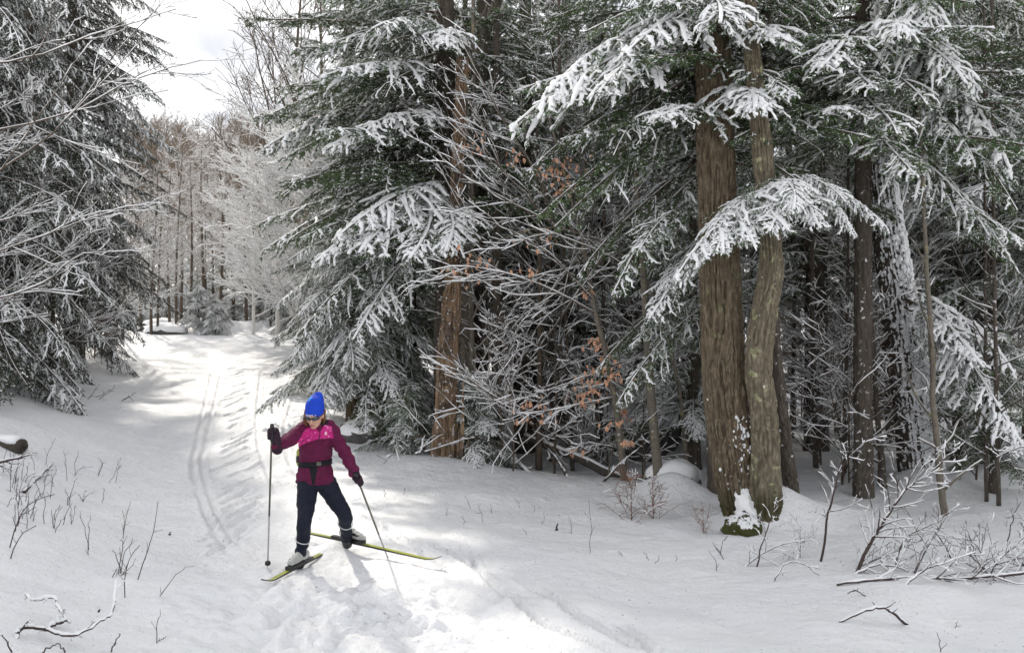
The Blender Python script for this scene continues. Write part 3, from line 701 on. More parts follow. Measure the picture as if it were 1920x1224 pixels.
# ------------------------------------------------------------------ centre: the big fir, the snag, the snowy young firs
fir_base = gp(836, 13.3)
fir = conifer('big_fir', 'big dark fir behind the broken snag, boughs reaching left', fir_base, 16, 3.2, 120, LIGHT + SPARSE, 201, 0.22, trunk_r=0.17, top=0.8, tilt_lo=-10, tilt_hi=20, power=0.5)
for o in [c for c in fir.children if c.name.startswith('branch')]:      # the side towards the snag has lost its boughs
    if math.radians(-122) < math.atan2(math.sin(o.rotation_euler.z), math.cos(o.rotation_euler.z)) < math.radians(-45): bpy.data.objects.remove(o)
fx = W(838, 300, 13.3)[0]
def fir_bough(py_base, tip, proto, roll=0.0):
    aim_branch(fir, proto, (fx, 13.3, W(0, py_base, 13.3)[2]), W(*tip), roll)
for pb, tip, pr in ((40, (585, 8, 12.0), LIGHT[1]), (70, (560, 110, 12.0), HEAVY[3]), (100, (545, 100, 11.8), LIGHT[0]), (130, (500, 225, 12.2), LIGHT[2]), (150, (620, 150, 11.4), PAD[1]),
                    (170, (505, 292, 12.4), HEAVY[1]), (200, (540, 300, 11.9), SPARSE[1]), (240, (565, 345, 12.3), SPARSE[0]), (210, (620, 290, 11.2), PAD[0]), (280, (590, 370, 12.4), DARK[1]),
                    (320, (495, 482, 12.2), LIGHT[1]), (330, (530, 470, 11.7), SPARSE[1]), (350, (600, 500, 11.5), PAD[0]), (360, (690, 490, 10.9), PAD[2]), (345, (655, 455, 11.0), PAD[1]),
                    (370, (770, 500, 10.9), HEAVY[2]), (380, (840, 480, 11.0), PAD[0]), (430, (570, 640, 12.2), SPRUCE[1]), (410, (590, 590, 12.0), LIGHT[1]), (440, (660, 640, 11.8), HEAVY[1]),
                    (60, (690, 60, 11.5), HEAVY[1]), (20, (640, -20, 11.6), LIGHT[0]), (90, (740, 90, 11.0), DARK[0]), (130, (720, 190, 11.2), DARK[1]), (60, (850, 95, 11.6), PAD[2]),
                    (220, (1000, 260, 12.2), LIGHT[0]), (120, (1010, 120, 12.4), LIGHT[1]), (300, (980, 380, 12.4), LIGHT[2]), (200, (640, 240, 12.6), DARK[0]), (260, (660, 330, 12.0), DARK[1]), (180, (700, 270, 11.9), DARK[0])):
    fir_bough(pb, tip, pr)
conifer('young_fir', 'snow laden young fir at the trail edge behind the skier', gp(664, 14.3), 6.0, 1.9, 100, HEAVY + LIGHT, 202, 0.16, trunk_r=0.12, mat=M_BARK_BROWN, tilt_lo=-32, tilt_hi=15)
conifer('young_fir', 'snowy young fir between the trail edge and the snag', gp(708, 14.0), 4.8, 1.6, 80, LIGHT + HEAVY[:2], 203, 0.18, trunk_r=0.12, mat=M_BARK_BROWN, tilt_lo=-32, tilt_hi=15)
conifer('young_fir', 'greener young fir just left of the snag', gp(772, 14.6), 5.6, 1.7, 80, LIGHT + SPARSE, 204, 0.08, tilt_lo=-26)
conifer('young_fir', 'snowy fir further up the trail on its right side', gp(622, 18.5), 4.5, 1.6, 80, HEAVY + LIGHT, 205, 0.06, tilt_lo=-24)
conifer('young_fir', 'small snow covered fir at the right end of the trail', gp(545, 31), 2.2, 1.0, 40, PAD + HEAVY, 206, 0.04)
conifer('young_fir', 'snow covered fir bush left of the end of the trail', gp(372, 32.0), 1.7, 0.95, 40, PAD + HEAVY, 207, 0.04)
conifer('young_fir', 'little snow covered fir in the middle at the end of the trail', gp(404, 31.6), 1.3, 0.8, 36, PAD + HEAVY, 208, 0.04)
conifer('young_fir', 'dark young fir behind the others at the end of the trail', gp(517, 33.5), 4.5, 1.3, 50, SPRUCE + DARK, 209, 0.05)
conifer('fir_sapling', 'low snowy fir sapling right of the snag foot', gp(893, 12.6), 1.35, 0.8, 40, LIGHT + HEAVY[:1], 210, 0.10, tilt_lo=-10)
conifer('fir_sapling', 'low fir sapling left of the snag foot', gp(760, 13.0), 1.0, 0.8, 34, LIGHT + SPARSE, 211, 0.10, tilt_lo=-15)
# the broken snag
sb = gp(842, 12.4)
snag = thing('broken_snag', tuple(sb), 'broken orange brown dead trunk with snow clinging to its bark', 'dead tree')
rel = lambda p: np.asarray(p) - sb
link('trunk', bark_trunk('trunk', [rel(W(842, 925, 12.4)), rel(W(842, 860, 12.4)), rel(W(838, 700, 12.4)), rel(W(848, 560, 12.4)), rel(W(852, 430, 12.45)), rel(W(860, 300, 12.5)), rel(W(868, 110, 12.5))],
                         [0.23, 0.165, 0.138, 0.125, 0.095, 0.088, 0.078], M_SNAG, 3, 150, 280, 0.020, 3.6, 0.15), snag)
for k in range(9):                                                     # splinters standing up from the broken shell
    rs = np.random.RandomState(900 + k); a = k * 0.7
    p0 = rel(W(868, 125, 12.5)) + np.array([0.085 * math.cos(a), 0.085 * math.sin(a), 0]); h = rs.uniform(0.05, 0.26)
    v, f = tubes([p0 - (0, 0, 0.1), p0, p0 + (0.01, 0, h)], [0.03, 0.028, 0.003], 5); link('splinter', Acc().add(v, f, 0, False).mesh('splinter', [M_SNAG]), snag)
for k, (px, y0, y1, w) in enumerate([(816, 882, 640, 0.03), (828, 892, 770, 0.028), (856, 897, 800, 0.03), (864, 892, 700, 0.03), (846, 892, 790, 0.024), (808, 886, 790, 0.025), (874, 890, 800, 0.02)]):
    p0 = rel(W(px, y0 + 14, 12.15)); p1 = rel(W(px + 3, (y0 + y1) / 2, 12.19)); p2 = rel(W(px + 5, y1, 12.24)); v, f = tubes([p0, p1, p2], [w, w, 0.004], 6, 0.5)
    link('bark_strip', Acc().add(v, f, 0, False).mesh('bark_strip', [M_SNAG]), snag)
v, f = sphere(rel(W(838, 108, 12.4)), (0.26, 0.2, 0.06), 20, 10); v[:, 2] += 0.03 * fbm(v[:, 0] * 14, v[:, 1] * 14, 2)
# leaning forked trunk behind the snag
lp = gp(905, 13.8)
stick('leaning_tree', 'dark leaning trunk rising behind the broken snag', 'tree', [gp(880, 13.8, 0.1), W(892, 560, 13.8), W(900, 300, 13.8), W(905, 110, 13.8), W(912, -60, 13.8)], 0.13, 0.09, M_BARK_DARK, 0, 1)
stick('forked_tree', 'bare grey limb leaning right across the top behind the snag', 'tree', [gp(868, 13.2, 0.1), W(880, 500, 13.3), W(885, 330, 13.35), W(903, 95, 13.4), W(945, -30, 13.4)], 0.11, 0.07, M_BEECH, 0, 2)

# ------------------------------------------------------------------ beech saplings with orange leaves
lm = Acc(); c = np.linspace(0, 1, 6)
wd = np.array([0.02, 0.75, 1.0, 0.9, 0.5, 0.0]) * 0.5
LEAF = []
for q in range(3):
    P = np.stack([np.stack([np.full(6, 0) + s * wd * 0.55, 0.12 * np.abs(s) * wd * 2 + 0.15 * q * np.sin(c * 3), -c], -1) for s in (-1, 0, 1)], 1).reshape(-1, 3)
    f = [];
    for i in range(5):
        for j in range(2): f.append((i * 3 + j, i * 3 + j + 1, i * 3 + 4 + j, i * 3 + 3 + j))
    LEAF.append(make_mesh('leaf', P, np.array(f), [M_DEADLEAF], None, True))
def leaves(root, spots, seed):
    rs = np.random.RandomState(seed); o = np.array(root.location)
    for (px, py, Y, n, sp) in spots:
        for k in range(int(n * 1.6)):
            p = W(px + rs.normal(0, sp), py + rs.normal(0, sp * 0.7), Y + rs.normal(0, 0.12)) - o
            l = link('leaf', LEAF[rs.randint(3)], root, p, (rs.uniform(-0.5, 0.5), rs.uniform(-0.5, 0.5), rs.uniform(0, 6.28)), rs.uniform(0.05, 0.09))
def sapling(label, path, r0, r1, arms, spots, seed, mat=None, snow=0.007, name='beech_sapling', cat='beech tree'):
    pts = np.array(path, float); o = pts[0].copy()
    root = thing(name, tuple(o), label, cat)
    link('trunk', trunk_mesh('trunk', pts - o, np.linspace(r0, r1, len(pts)), mat or M_BEECH, seed, 10, 40, 0.03), root)
    for k, (a, n) in enumerate(arms):
        rs = np.random.RandomState(seed * 31 + k); P = spline(np.array([W(*q) for q in a]) - o, 14)[None]; P[:, 1:] += rs.normal(0, 0.008, P[:, 1:].shape)
        R = np.linspace(0.014, 0.004, 14)[None]; lv = [(P, R)]
        if n:
            q = grow(P, R, rs, n, (22, 45), (0.22, 0.5), 0.15, 0.10, 7, 0.12, 0.5, 0.7, 0.3); q = (q[0], np.maximum(q[1], 0.003)); lv.append(q)
            q2 = grow(q[0], q[1], rs, 3, (22, 50), (0.3, 0.6), 0.1, 0.12, 5, 0.2, 0.6, 0.8, 0.3); lv.append((q2[0], np.maximum(q2[1], 0.0025)))
        A = Acc(); S = Acc()
        for (p, r) in lv:
            A.add(*tubes(p, r, 5), 0)
            T = unit(p[:, -1] - p[:, 0]); hz = np.sqrt(np.clip(1 - T[:, 2] ** 2, 0, 1))[:, None]; rr = (r * 0.6 + snow * rs.uniform(0.1, 1.35, r.shape)) * hz; c2 = p.copy(); c2[:, :, 2] += r * 0.5 + rr * 0.45
            S.add(*tubes(c2, rr, 5, 0.85), 0)
        b = link('branch', A.mesh('branch', [M_TWIG]), root); tag(link('snow', S.mesh('snow', [M_SNOW]), b), kind='stuff')
    leaves(root, spots, seed)
    return root
sapling('leaning beech sapling with orange leaves right of the snag', [gp(1172, 11.6, 0.1), W(1160, 800, 11.6), W(1140, 680, 11.6), W(1115, 580, 11.6), W(1098, 480, 11.7), W(1060, 330, 11.8), W(1010, 150, 12.0)], 0.055, 0.014,
        [([(1110, 560, 11.6), (1020, 470, 11.3), (930, 420, 11.1), (860, 400, 11.0)], 9), ([(1100, 500, 11.6), (1000, 380, 11.3), (910, 280, 11.2), (850, 170, 11.2)], 10),
         ([(1090, 460, 11.7), (1010, 330, 11.4), (930, 200, 11.2), (850, 50, 11.2)], 8), ([(1120, 590, 11.6), (1000, 530, 11.2), (880, 500, 11.0), (780, 510, 10.9)], 7),
         ([(1150, 745, 11.6), (1080, 760, 11.2), (1020, 770, 11.1), (975, 775, 11.0)], 6), ([(1140, 690, 11.6), (1060, 720, 11.3), (1000, 740, 11.2)], 5), ([(1080, 400, 11.7), (1090, 300, 11.5), (1070, 180, 11.5), (1010, 60, 11.5)], 8)],
        [(1050, 315, 11.4, 30, 20), (1065, 345, 11.4, 20, 14), (970, 300, 11.2, 8, 16), (890, 500, 11.0, 10, 22), (900, 260, 11.2, 6, 16), (1105, 548, 11.5, 6, 6), (1112, 640, 11.5, 16, 9), (1130, 700, 11.4, 36, 20), (1100, 735, 11.3, 24, 18), (1000, 768, 11.1, 18, 20), (1020, 450, 11.2, 8, 30)], 41)
sapling('slim beech sapling with a lichen flecked stem between the snag and big trunk', [gp(1236, 11.2, 0.1), W(1226, 800, 11.2), W(1216, 680, 11.2), W(1207, 520, 11.25), W(1196, 380, 11.3), W(1180, 120, 11.4)], 0.068, 0.03,
        [([(1205, 520, 11.2), (1120, 470, 11.0), (1020, 440, 10.9), (940, 470, 10.8)], 6), ([(1215, 660, 11.2), (1260, 600, 11.0), (1300, 560, 10.9)], 4)], [(1175, 830, 11.0, 10, 8), (1150, 790, 11.0, 6, 10)], 42)
sapling('low beech sprout with a few orange leaves by the fallen log', [gp(1140, 11.9, 0.1), W(1145, 860, 11.9), W(1165, 780, 11.9), W(1170, 740, 11.9)], 0.014, 0.006,
        [([(1150, 840, 11.9), (1100, 830, 11.7), (1070, 850, 11.6)], 4)], [(1172, 775, 11.8, 9, 10), (1178, 900, 11.7, 6, 6), (1085, 840, 11.7, 6, 10)], 43)
sapling('long snow lined beech branch stem leaning from the right', [gp(1290, 12.6, 0.1), W(1268, 700, 12.4), W(1200, 510, 12.0), W(1060, 430, 11.6), W(940, 450, 11.2), W(860, 520, 11.0)], 0.03, 0.006,
        [([(1200, 510, 12.0), (1100, 500, 11.6), (980, 520, 11.2), (830, 530, 11.0)], 8), ([(1060, 430, 11.6), (960, 380, 11.3), (870, 330, 11.1), (800, 270, 11.1)], 8)], [(870, 497, 11.0, 8, 18), (1005, 505, 11.0, 5, 14)], 44)

OVER_ARMS = [([(-90, 260, 10.4), (120, 215, 10.6), (250, 150, 10.8), (375, 112, 11.0)], 8), ([(-90, 380, 10.2), (110, 240, 10.4), (210, 110, 10.6), (300, 10, 10.8)], 7), ([(-90, 130, 10.2), (60, 108, 10.2), (190, 60, 10.4), (330, 20, 10.6)], 7),
             ([(-90, 500, 10.6), (90, 440, 11.2), (210, 395, 11.4), (300, 380, 11.6)], 8), ([(-90, 580, 10.6), (60, 540, 10.8), (150, 480, 11.0), (240, 470, 11.2)], 6)]
sapling('leafless tree at the left edge stretching long snowy branches towards the sky gap', [gp(-110, 10.3, 0.1), W(-100, 560, 10.4), W(-90, 300, 10.4), W(-90, 50, 10.4), W(-80, -200, 10.4)], 0.10, 0.05, OVER_ARMS, [], 45, M_BEECH, 0.0065, 'overhanging_tree', 'bare tree')

# ------------------------------------------------------------------ dark poles and trunks in the forest
POLES = [(931, 12.9, 0.075, 400, 0, 'dark straight pole trunk right of the snag'), (880, 12.7, 0.05, 560, 4, 'grey slim trunk against the snag'), (907, 13.2, 0.035, 620, 2, 'very thin dark stem beside the dark pole trunk'),
         (1050, 16.0, 0.06, 300, -6, 'dark trunk standing behind the fallen log'), (1075, 13.0, 0.04, 480, -14, 'thin leaning stem in front of the fallen log'), (1032, 14.0, 0.03, 640, 3, 'thin stem left of the fallen log'),
         (1126, 13.5, 0.035, 500, 4, 'thin dark stem right of the leaning beech'), (1530, 13.0, 0.045, 300, -6, 'thin dark trunk right of the paired trunks'), 
         (1660, 11.4, 0.04, 600, -26, 'thin leaning stem left of the snow plastered tree'), (1850, 10.6, 0.025, 640, -2, 'thin dark stem near the right edge'), (1872, 10.4, 0.028, 620, -6, 'thinner dark stem closest to the right edge'),
         (1583, 12.5, 0.03, 560, 5, 'slender stem left of the dark straight trunk'), (1290, 14.0, 0.05, 300, 6, 'shaded trunk just left of the big trunk'), (1790, 14.0, 0.07, 200, 10, 'shaded trunk right of the snow plastered tree')]
for k, (px, Y, r, ptop, ld, lab) in enumerate(POLES):
    top = min(ptop, 500)
    stick('slim_tree', lab, 'tree', [gp(px, Y, 0.1), W(px + ld * 0.5, 800, Y), W(px + ld, 600, Y), W(px + ld * 1.5, min(400, top), Y), W(px + ld * 2, min(top, 300) - 300, Y)], r, r * 0.6, M_BARK_DARK if k != 1 else M_BEECH, 26, 60 + k, 0.004, 0.14, trunk='trunk', deep=False)
rs = np.random.RandomState(12)
for k in range(32):
    Y = rs.uniform(15, 32); px = rs.uniform(880, 1960); r = rs.uniform(0.03, 0.09)
    stick('forest_tree', 'slim dark trunk deep in the shaded forest on the right', 'tree', [gp(px, Y, 0.1), gp(px, Y) + (rs.uniform(-.2, .2), 0, 2.5), gp(px, Y) + (rs.uniform(-.5, .5), 0, 9)], r, r * 0.6, M_BARK_DARK, 0, 100 + k, group='slim trunks deep in the forest')

# ------------------------------------------------------------------ the paired big trunks on the right
tb = gp(1385, 9.75)
big = thing('thick_tree', tuple(tb), 'thick ridged grey brown trunk with mossy foot, widest in the picture', 'tree')
rel = lambda p: np.asarray(p) - tb
link('trunk', bark_trunk('trunk', [rel(W(1402, 1010, 9.75)), rel(W(1388, 930, 9.75)), rel(W(1372, 850, 9.75)), rel(W(1356, 700, 9.8)), rel(W(1352, 560, 9.8)), rel(W(1348, 420, 9.85)), rel(W(1341, 250, 9.9)), rel(W(1335, 0, 9.95)), rel(W(1332, -300, 10.0))],
                         [0.20, 0.21, 0.22, 0.225, 0.215, 0.20, 0.195, 0.185, 0.16], M_BARK_BIG, 1, 240, 420, 0.022, 6.0, 0.35), big)
mc = rel(ray_ground3(1396, 1000) + (0, 0.06, 0.05)); v, f = sphere(mc, (0.21, 0.17, 0.15), 40, 24); nz = fbm(v[:, 0] * 8, v[:, 1] * 8, 4, v[:, 2] * 8); v += unit(v - mc) * nz[:, None] * 0.09
M_MOSS = bark_mat('green_moss', [(0.3, (0.03, 0.034, 0.012)), (0.6, (0.07, 0.075, 0.022)), (0.85, (0.13, 0.13, 0.045))], snow=0.60, snow_dir=(0.1, 0.1, 1.0), stretch=(9, 9, 9))
link('moss_root', Acc().add(v, f).mesh('moss_root', [M_MOSS]), big)
S = Acc(); rs = np.random.RandomState(77)                                   # snow drifted into the crotch between the trunks
P = spline(np.array([rel(W(1391, 885, 9.60)), rel(W(1394, 915, 9.58)), rel(W(1402, 950, 9.50)), rel(W(1414, 1000, 9.36))]), 40); v, f = tubes(P, np.linspace(0.03, 0.21, 40), 48, 0.55)
v += 0.05 * np.stack([fbm(v[:, 0] * 11, v[:, 2] * 11, 4), fbm(v[:, 2] * 11, v[:, 1] * 11, 4), fbm(v[:, 0] * 11, v[:, 1] * 11 + 7, 4)], -1); S.add(v, f)
link('snow_drift', S.mesh('snow_drift', [M_SNOW]), big)
S = Acc()
for k in range(150):
    q = rs.rand(); py = 780 + 150 * q; px = 1388 + rs.normal(0, 6 + 9 * q); sz = rs.uniform(0.006, 0.018)
    v, f = sphere(rel(W(px, py, 9.56 + rs.uniform(-0.02, 0.02))), (sz, sz, sz * 1.4), 6, 4); S.add(v, f)
tag(link('snow_flecks', S.mesh('snow_flecks', [M_SNOW]), big), kind='stuff')
lb = gp(1440, 9.5)
lic = thing('lichen_tree', tuple(lb), 'slimmer trunk with pale yellow lichen, right of the thick ridged trunk', 'tree')
rel = lambda p: np.asarray(p) - lb
link('trunk', bark_trunk('trunk', [rel(W(1438, 990, 9.5)), rel(W(1436, 930, 9.5)), rel(W(1434, 800, 9.5)), rel(W(1422, 690, 9.5)), rel(W(1430, 600, 9.45)), rel(W(1446, 500, 9.4)), rel(W(1440, 400, 9.4)), rel(W(1426, 250, 9.4)), rel(W(1410, 100, 9.4)), rel(W(1400, -40, 9.4)), rel(W(1398, -260, 9.4))],
                         [0.19, 0.165, 0.145, 0.14, 0.135, 0.125, 0.105, 0.10, 0.088, 0.08, 0.07], M_BARK_LICHEN, 5, 150, 360, 0.012, 3.8, 0.35), lic)
stick('shaded_tree', 'dark slim trunk standing behind the lichen covered trunk', 'tree', [gp(1488, 10.4, 0.15), W(1474, 840, 10.3), W(1455, 680, 10.2), W(1446, 540, 10.2), W(1440, 300, 10.2), W(1436, -100, 10.2)], 0.085, 0.055, M_BARK_DARK, 0, 3)
# snow-plastered tree on the right
pb = gp(1735, 12.0)
plas = thing('snow_plastered_tree', tuple(pb), 'leaning dark trunk plastered with snow on its right side', 'tree')
rel = lambda p: np.asarray(p) - pb
link('trunk', bark_trunk('trunk', [rel(W(1740, 950, 12)), rel(W(1728, 880, 12)), rel(W(1712, 760, 12)), rel(W(1695, 620, 12.05)), rel(W(1668, 450, 12.1)), rel(W(1640, 200, 12.2)), rel(W(1620, -200, 12.3))], [0.34, 0.28, 0.25, 0.23, 0.21, 0.17, 0.12], M_BARK_SNOWY, 8, 120, 240, 0.018, 4.5, 0.5), plas)
rs = np.random.RandomState(5); sl = Acc()
for k in range(420):                                                   # clots of snow stuck to the windward bark
    t_ = rs.rand(); py = 440 + 460 * t_; cx = np.interp(py, [450, 620, 760, 880], [1668, 1695, 1712, 1728]); rr_ = np.interp(py, [450, 900], [0.215, 0.29])
    a = -PI / 2 + rs.normal(0.55, 0.5); ctr = W(cx, py, 12.03) - pb
    v, f = sphere(ctr + np.array([math.cos(a) * rr_, math.sin(a) * rr_, 0]), np.array([0.022, 0.018, 0.026]) * rs.uniform(0.6, 1.7), 6, 4); sl.add(v, f)
so = link('snow_clots', sl.mesh('snow_clots', [M_SNOW]), plas); so['kind'] = 'stuff'
stick('leaning_sapling', 'thin grey sapling leaning in front of the snow plastered trunk', 'tree', [gp(1773, 9.9, 0.1), W(1762, 880, 9.9), W(1750, 760, 9.95), W(1746, 640, 10.0), W(1735, 450, 10.0), W(1720, 150, 10.0)], 0.042, 0.02, M_BEECH, 14, 9, 0.005, 0.16, trunk='trunk', deep=False)

# ------------------------------------------------------------------ hemlock and firs of the right-hand forest
hemb = gp(1352, 10.9)
hem = conifer('overhanging_hemlock', 'hemlock behind the thick trunk with snow padded boughs on both sides', hemb, 15, 3.0, 90, LIGHT + SPARSE, 301, 0.28, trunk_r=0.16, top=0.75, tilt_lo=-12, tilt_hi=12, power=0.5)
def bough(root, base, tip, proto, roll=0.0): aim_branch(root, proto, W(*base), W(*tip), roll)
for b_, t_, pr in (((1345, 20, 10.7), (1030, 180, 9.6), PAD[3]), ((1345, 60, 10.7), (985, 255, 9.4), PAD[1]), ((1345, 0, 10.7), (1100, 60, 9.3), LIGHT[2]), ((1345, 100, 10.7), (1000, 330, 9.8), SPARSE[1]), ((1345, 60, 10.7), (1110, 190, 9.0), HEAVY[0]),
                   ((1345, 30, 10.7), (1200, 110, 8.7), PAD[1]), ((1345, 160, 10.7), (1020, 410, 9.9), SPARSE[0]), ((1345, 200, 10.7), (1040, 430, 10.1), LIGHT[2]), ((1345, 220, 10.7), (1230, 240, 8.6), HEAVY[2]), ((1345, 130, 10.7), (1150, 300, 9.2), DARK[1]),
                   ((1345, 180, 10.7), (1420, 215, 8.5), PAD[0]), ((1345, 280, 10.7), (1090, 520, 10.2), SPARSE[1]), ((1345, 300, 10.7), (1140, 560, 10.0), LIGHT[1]), ((1345, 350, 10.7), (1190, 470, 9.6), LIGHT[0]), ((1345, 420, 10.7), (1220, 600, 9.8), HEAVY[2]),
                   ((1345, 500, 10.7), (1120, 700, 10.4), SPARSE[1]), ((1345, 470, 10.7), (1240, 540, 9.8), HEAVY[0]), ((1345, -20, 10.7), (1240, 20, 8.8), HEAVY[2]), ((1345, 60, 10.7), (1490, 90, 8.8), PAD[2]), ((1345, 10, 10.7), (1330, 60, 8.4), HEAVY[1]),
                   ((1345, 100, 10.7), (1480, 180, 8.9), LIGHT[0]), ((1345, 560, 10.7), (1150, 760, 10.3), LIGHT[1]), ((1345, 540, 10.7), (1180, 650, 10.3), LIGHT[0])):
    bough(hem, b_, t_, pr)
hb2 = gp(1618, 11.0)
hem2 = conifer('arching_hemlock', 'hemlock on the right whose snowy boughs arch down to the right', hb2, 15, 3.2, 90, LIGHT + SPARSE, 302, 0.30, trunk_r=0.11, top=0.75, tilt_lo=-12, tilt_hi=10, power=0.5)
bx2 = (1620, 11.0)
for pb_, t_, pr in ((-60, (1760, 60, 9.6), PAD[1]), (-20, (1830, 170, 9.6), PAD[3]), (10, (1880, 330, 9.8), PAD[0]), (40, (1790, 160, 9.2), HEAVY[1]), (80, (1900, 400, 9.8), LIGHT[2]), (70, (1690, 70, 9.0), PAD[0]), (110, (1720, 200, 9.2), LIGHT[1]),
                    (150, (1830, 300, 9.6), HEAVY[3]), (200, (1900, 520, 10.0), LIGHT[1]), (210, (1700, 330, 9.2), LIGHT[0]), (240, (1840, 440, 9.8), HEAVY[1]), 
                    (250, (1560, 220, 9.0), HEAVY[2]), (130, (1620, 170, 9.0), LIGHT[0]), (60, (1540, 150, 8.9), HEAVY[2]), (180, (1660, 260, 8.9), LIGHT[1]), (300, (1920, 460, 9.6), LIGHT[0])):
    bough(hem2, (bx2[0], pb_, bx2[1]), t_, pr)
# the big snow-padded bough in front of the trunks, and the low arching one at the right
for b_, t_, pr, ro in (((1490, 335, 9.7), (1272, 520, 8.7), PAD[1], 0.25), ((1445, 360, 9.6), (1340, 470, 8.5), HEAVY[0], -0.2), ((1440, 372, 9.5), (1395, 452, 8.5), PAD[2], 0.1), ((1470, 345, 9.6), (1310, 455, 8.9), HEAVY[1], 0.35), ((1450, 340, 9.6), (1455, 436, 8.5), HEAVY[2], -0.3),
                       ((1480, 332, 9.6), (1535, 428, 8.7), PAD[2], 0.3), ((1500, 338, 9.7), (1608, 438, 8.9), HEAVY[0], -0.35), ((1520, 342, 9.8), (1668, 430, 9.2), PAD[0], -0.2), ((1490, 330, 9.7), (1570, 370, 8.9), HEAVY[1], 0.2), ((1460, 335, 9.6), (1490, 395, 8.4), PAD[0], 0.0)):
    bough(hem2, b_, t_, pr, ro)
for b_, t_, pr in (((1695, 560, 11.6), (1912, 835, 10.2), PAD[3]), ((1695, 575, 11.6), (1880, 800, 10.4), PAD[1]), ((1695, 540, 11.6), (1900, 700, 10.4), PAD[0]), ((1695, 560, 11.6), (1850, 690, 10.2), PAD[2])):
    bough(plas, b_, t_, pr)
RIGHT = [(985, 15.0, 13, 2.2, LIGHT + SPARSE, 'dusted fir standing directly right of the big dark fir'), (1062, 18.0, 14, 2.6, LIGHT + HEAVY, 'snowy fir far behind the orange leaved beech'), (1130, 14.8, 7, 1.9, HEAVY + LIGHT, 'snowy young fir behind the orange leaved beech'),
         (1235, 16.0, 13, 2.5, LIGHT + SPARSE, 'fir in the shade left of the thick trunk'), (1300, 13.2, 6.0, 1.8, HEAVY + LIGHT, 'snowy young fir close behind the thick trunk on its left'), (1425, 16.5, 14, 2.6, LIGHT + SPARSE, 'fir showing between the paired trunks and the dark pole'),
         (1530, 15.0, 13, 2.4, LIGHT + SPARSE, 'fir behind the arching hemlock'), (1740, 16.0, 14, 2.8, LIGHT + SPARSE, 'dusted fir behind the snow plastered trunk'), (1862, 13.6, 12, 2.4, LIGHT + HEAVY, 'snowy fir near the right edge'),
         (1985, 13.0, 13, 2.8, LIGHT + HEAVY, 'fir at the right edge of the picture'), (1640, 18.5, 14, 2.8, LIGHT, 'dusted fir deeper behind the arching hemlock'), (900, 17.5, 12, 2.4, LIGHT + SPARSE, 'dusted fir behind the leaning trunk'), (760, 19.0, 11, 2.3, LIGHT + HEAVY, 'snowy fir behind the young firs and big dark fir'),
         (680, 21.0, 9, 2.0, HEAVY + LIGHT, 'snowy fir behind the young firs at the trail edge')]
for k, (px, Y, H, R_, pr, lab) in enumerate(RIGHT):
    conifer('forest_fir', lab, gp(px, Y), H, R_, int(70 + 3 * H) if H > 8 else 80, pr, 400 + k, 0.10 if H < 8 else (0.15 if px < 1300 else 0.21), tilt_lo=-14)
conifer('small_fir', 'thin low fir by the right edge, above the fallen branches', gp(1862, 11.0), 2.1, 0.9, 30, SPARSE + LIGHT[:1], 451, 0.15, tilt_lo=-8)
conifer('small_fir', 'thin low fir half behind the snow plastered trunk', gp(1800, 12.8), 1.8, 0.9, 26, SPARSE, 452, 0.12, tilt_lo=-8)
rs = np.random.RandomState(21)
for k in range(34):
    Y = rs.uniform(21, 44); px = 640 + (2080 - 640) * (k + rs.rand()) / 34.0
    conifer('deep_fir', 'dusted fir deep in the background of the forest on the right', gp(px, Y), rs.uniform(11, 17), rs.uniform(2.3, 3.2), 54, HEAVY + HEAVY + LIGHT, 500 + k, 0.11, group='firs deep in the forest', zmax=13, tilt_lo=-10)

rs = np.random.RandomState(44)
for k in range(26):
    Y = rs.uniform(36, 52); px = 190 + (575 - 190) * (k + rs.rand()) / 26.0
    conifer('far_young_fir', 'snowy young fir in the thicket beyond the end of the trail', gp(px, Y), rs.uniform(2.2, 5.0), rs.uniform(1.2, 1.9), 34, HEAVY + PAD, 560 + k, 0.03, group='young firs beyond the end of the trail', zmax=9)
for k in range(34):
    Y = rs.uniform(12.8, 26); px = rs.choice([rs.uniform(900, 1310), rs.uniform(1470, 1930)])
    put_tree('snow_lined_tree', 'snow lined leafless young tree among the firs of the right forest', 'bare tree', REACH[k % 3], gp(px, Y, 0.1), rs.uniform(0, 6.28), rs.uniform(0.7, 1.2), 'snow lined young trees in the right forest')
# tangled leafless brush between the trunks
SP_BRUSH = [dict(n=12, ang=(25, 65), lf=(0.4, 0.8), trop=0.15, wig=0.14, K=7, tmin=0.08, rk=0.6), dict(n=6, ang=(25, 60), lf=(0.3, 0.6), trop=0.05, wig=0.15, K=5, tmin=0.15, rk=0.7), dict(n=3, ang=(25, 60), lf=(0.3, 0.6), trop=0.0, wig=0.15, K=4, tmin=0.2, rk=0.8)]
BRUSH = [bare_tree('brush', 130 + k, 1.9, 0.014, SP_BRUSH, M_TWIG, 0.007, 0.75, 0.003) for k in range(3)]
rs = np.random.RandomState(31)
for k in range(54):
    Y = rs.uniform(11.5, 22); px = rs.choice([rs.uniform(880, 1300), rs.uniform(1490, 1930), rs.uniform(1490, 1930)])
    put_tree('understory_brush', 'tangled leafless twiggy brush between the trunks of the right forest', 'shrub', BRUSH[k % 3], gp(px, Y, 0.05), rs.uniform(0, 6.28), rs.uniform(0.7, 1.5), 'twiggy brush under the right forest')

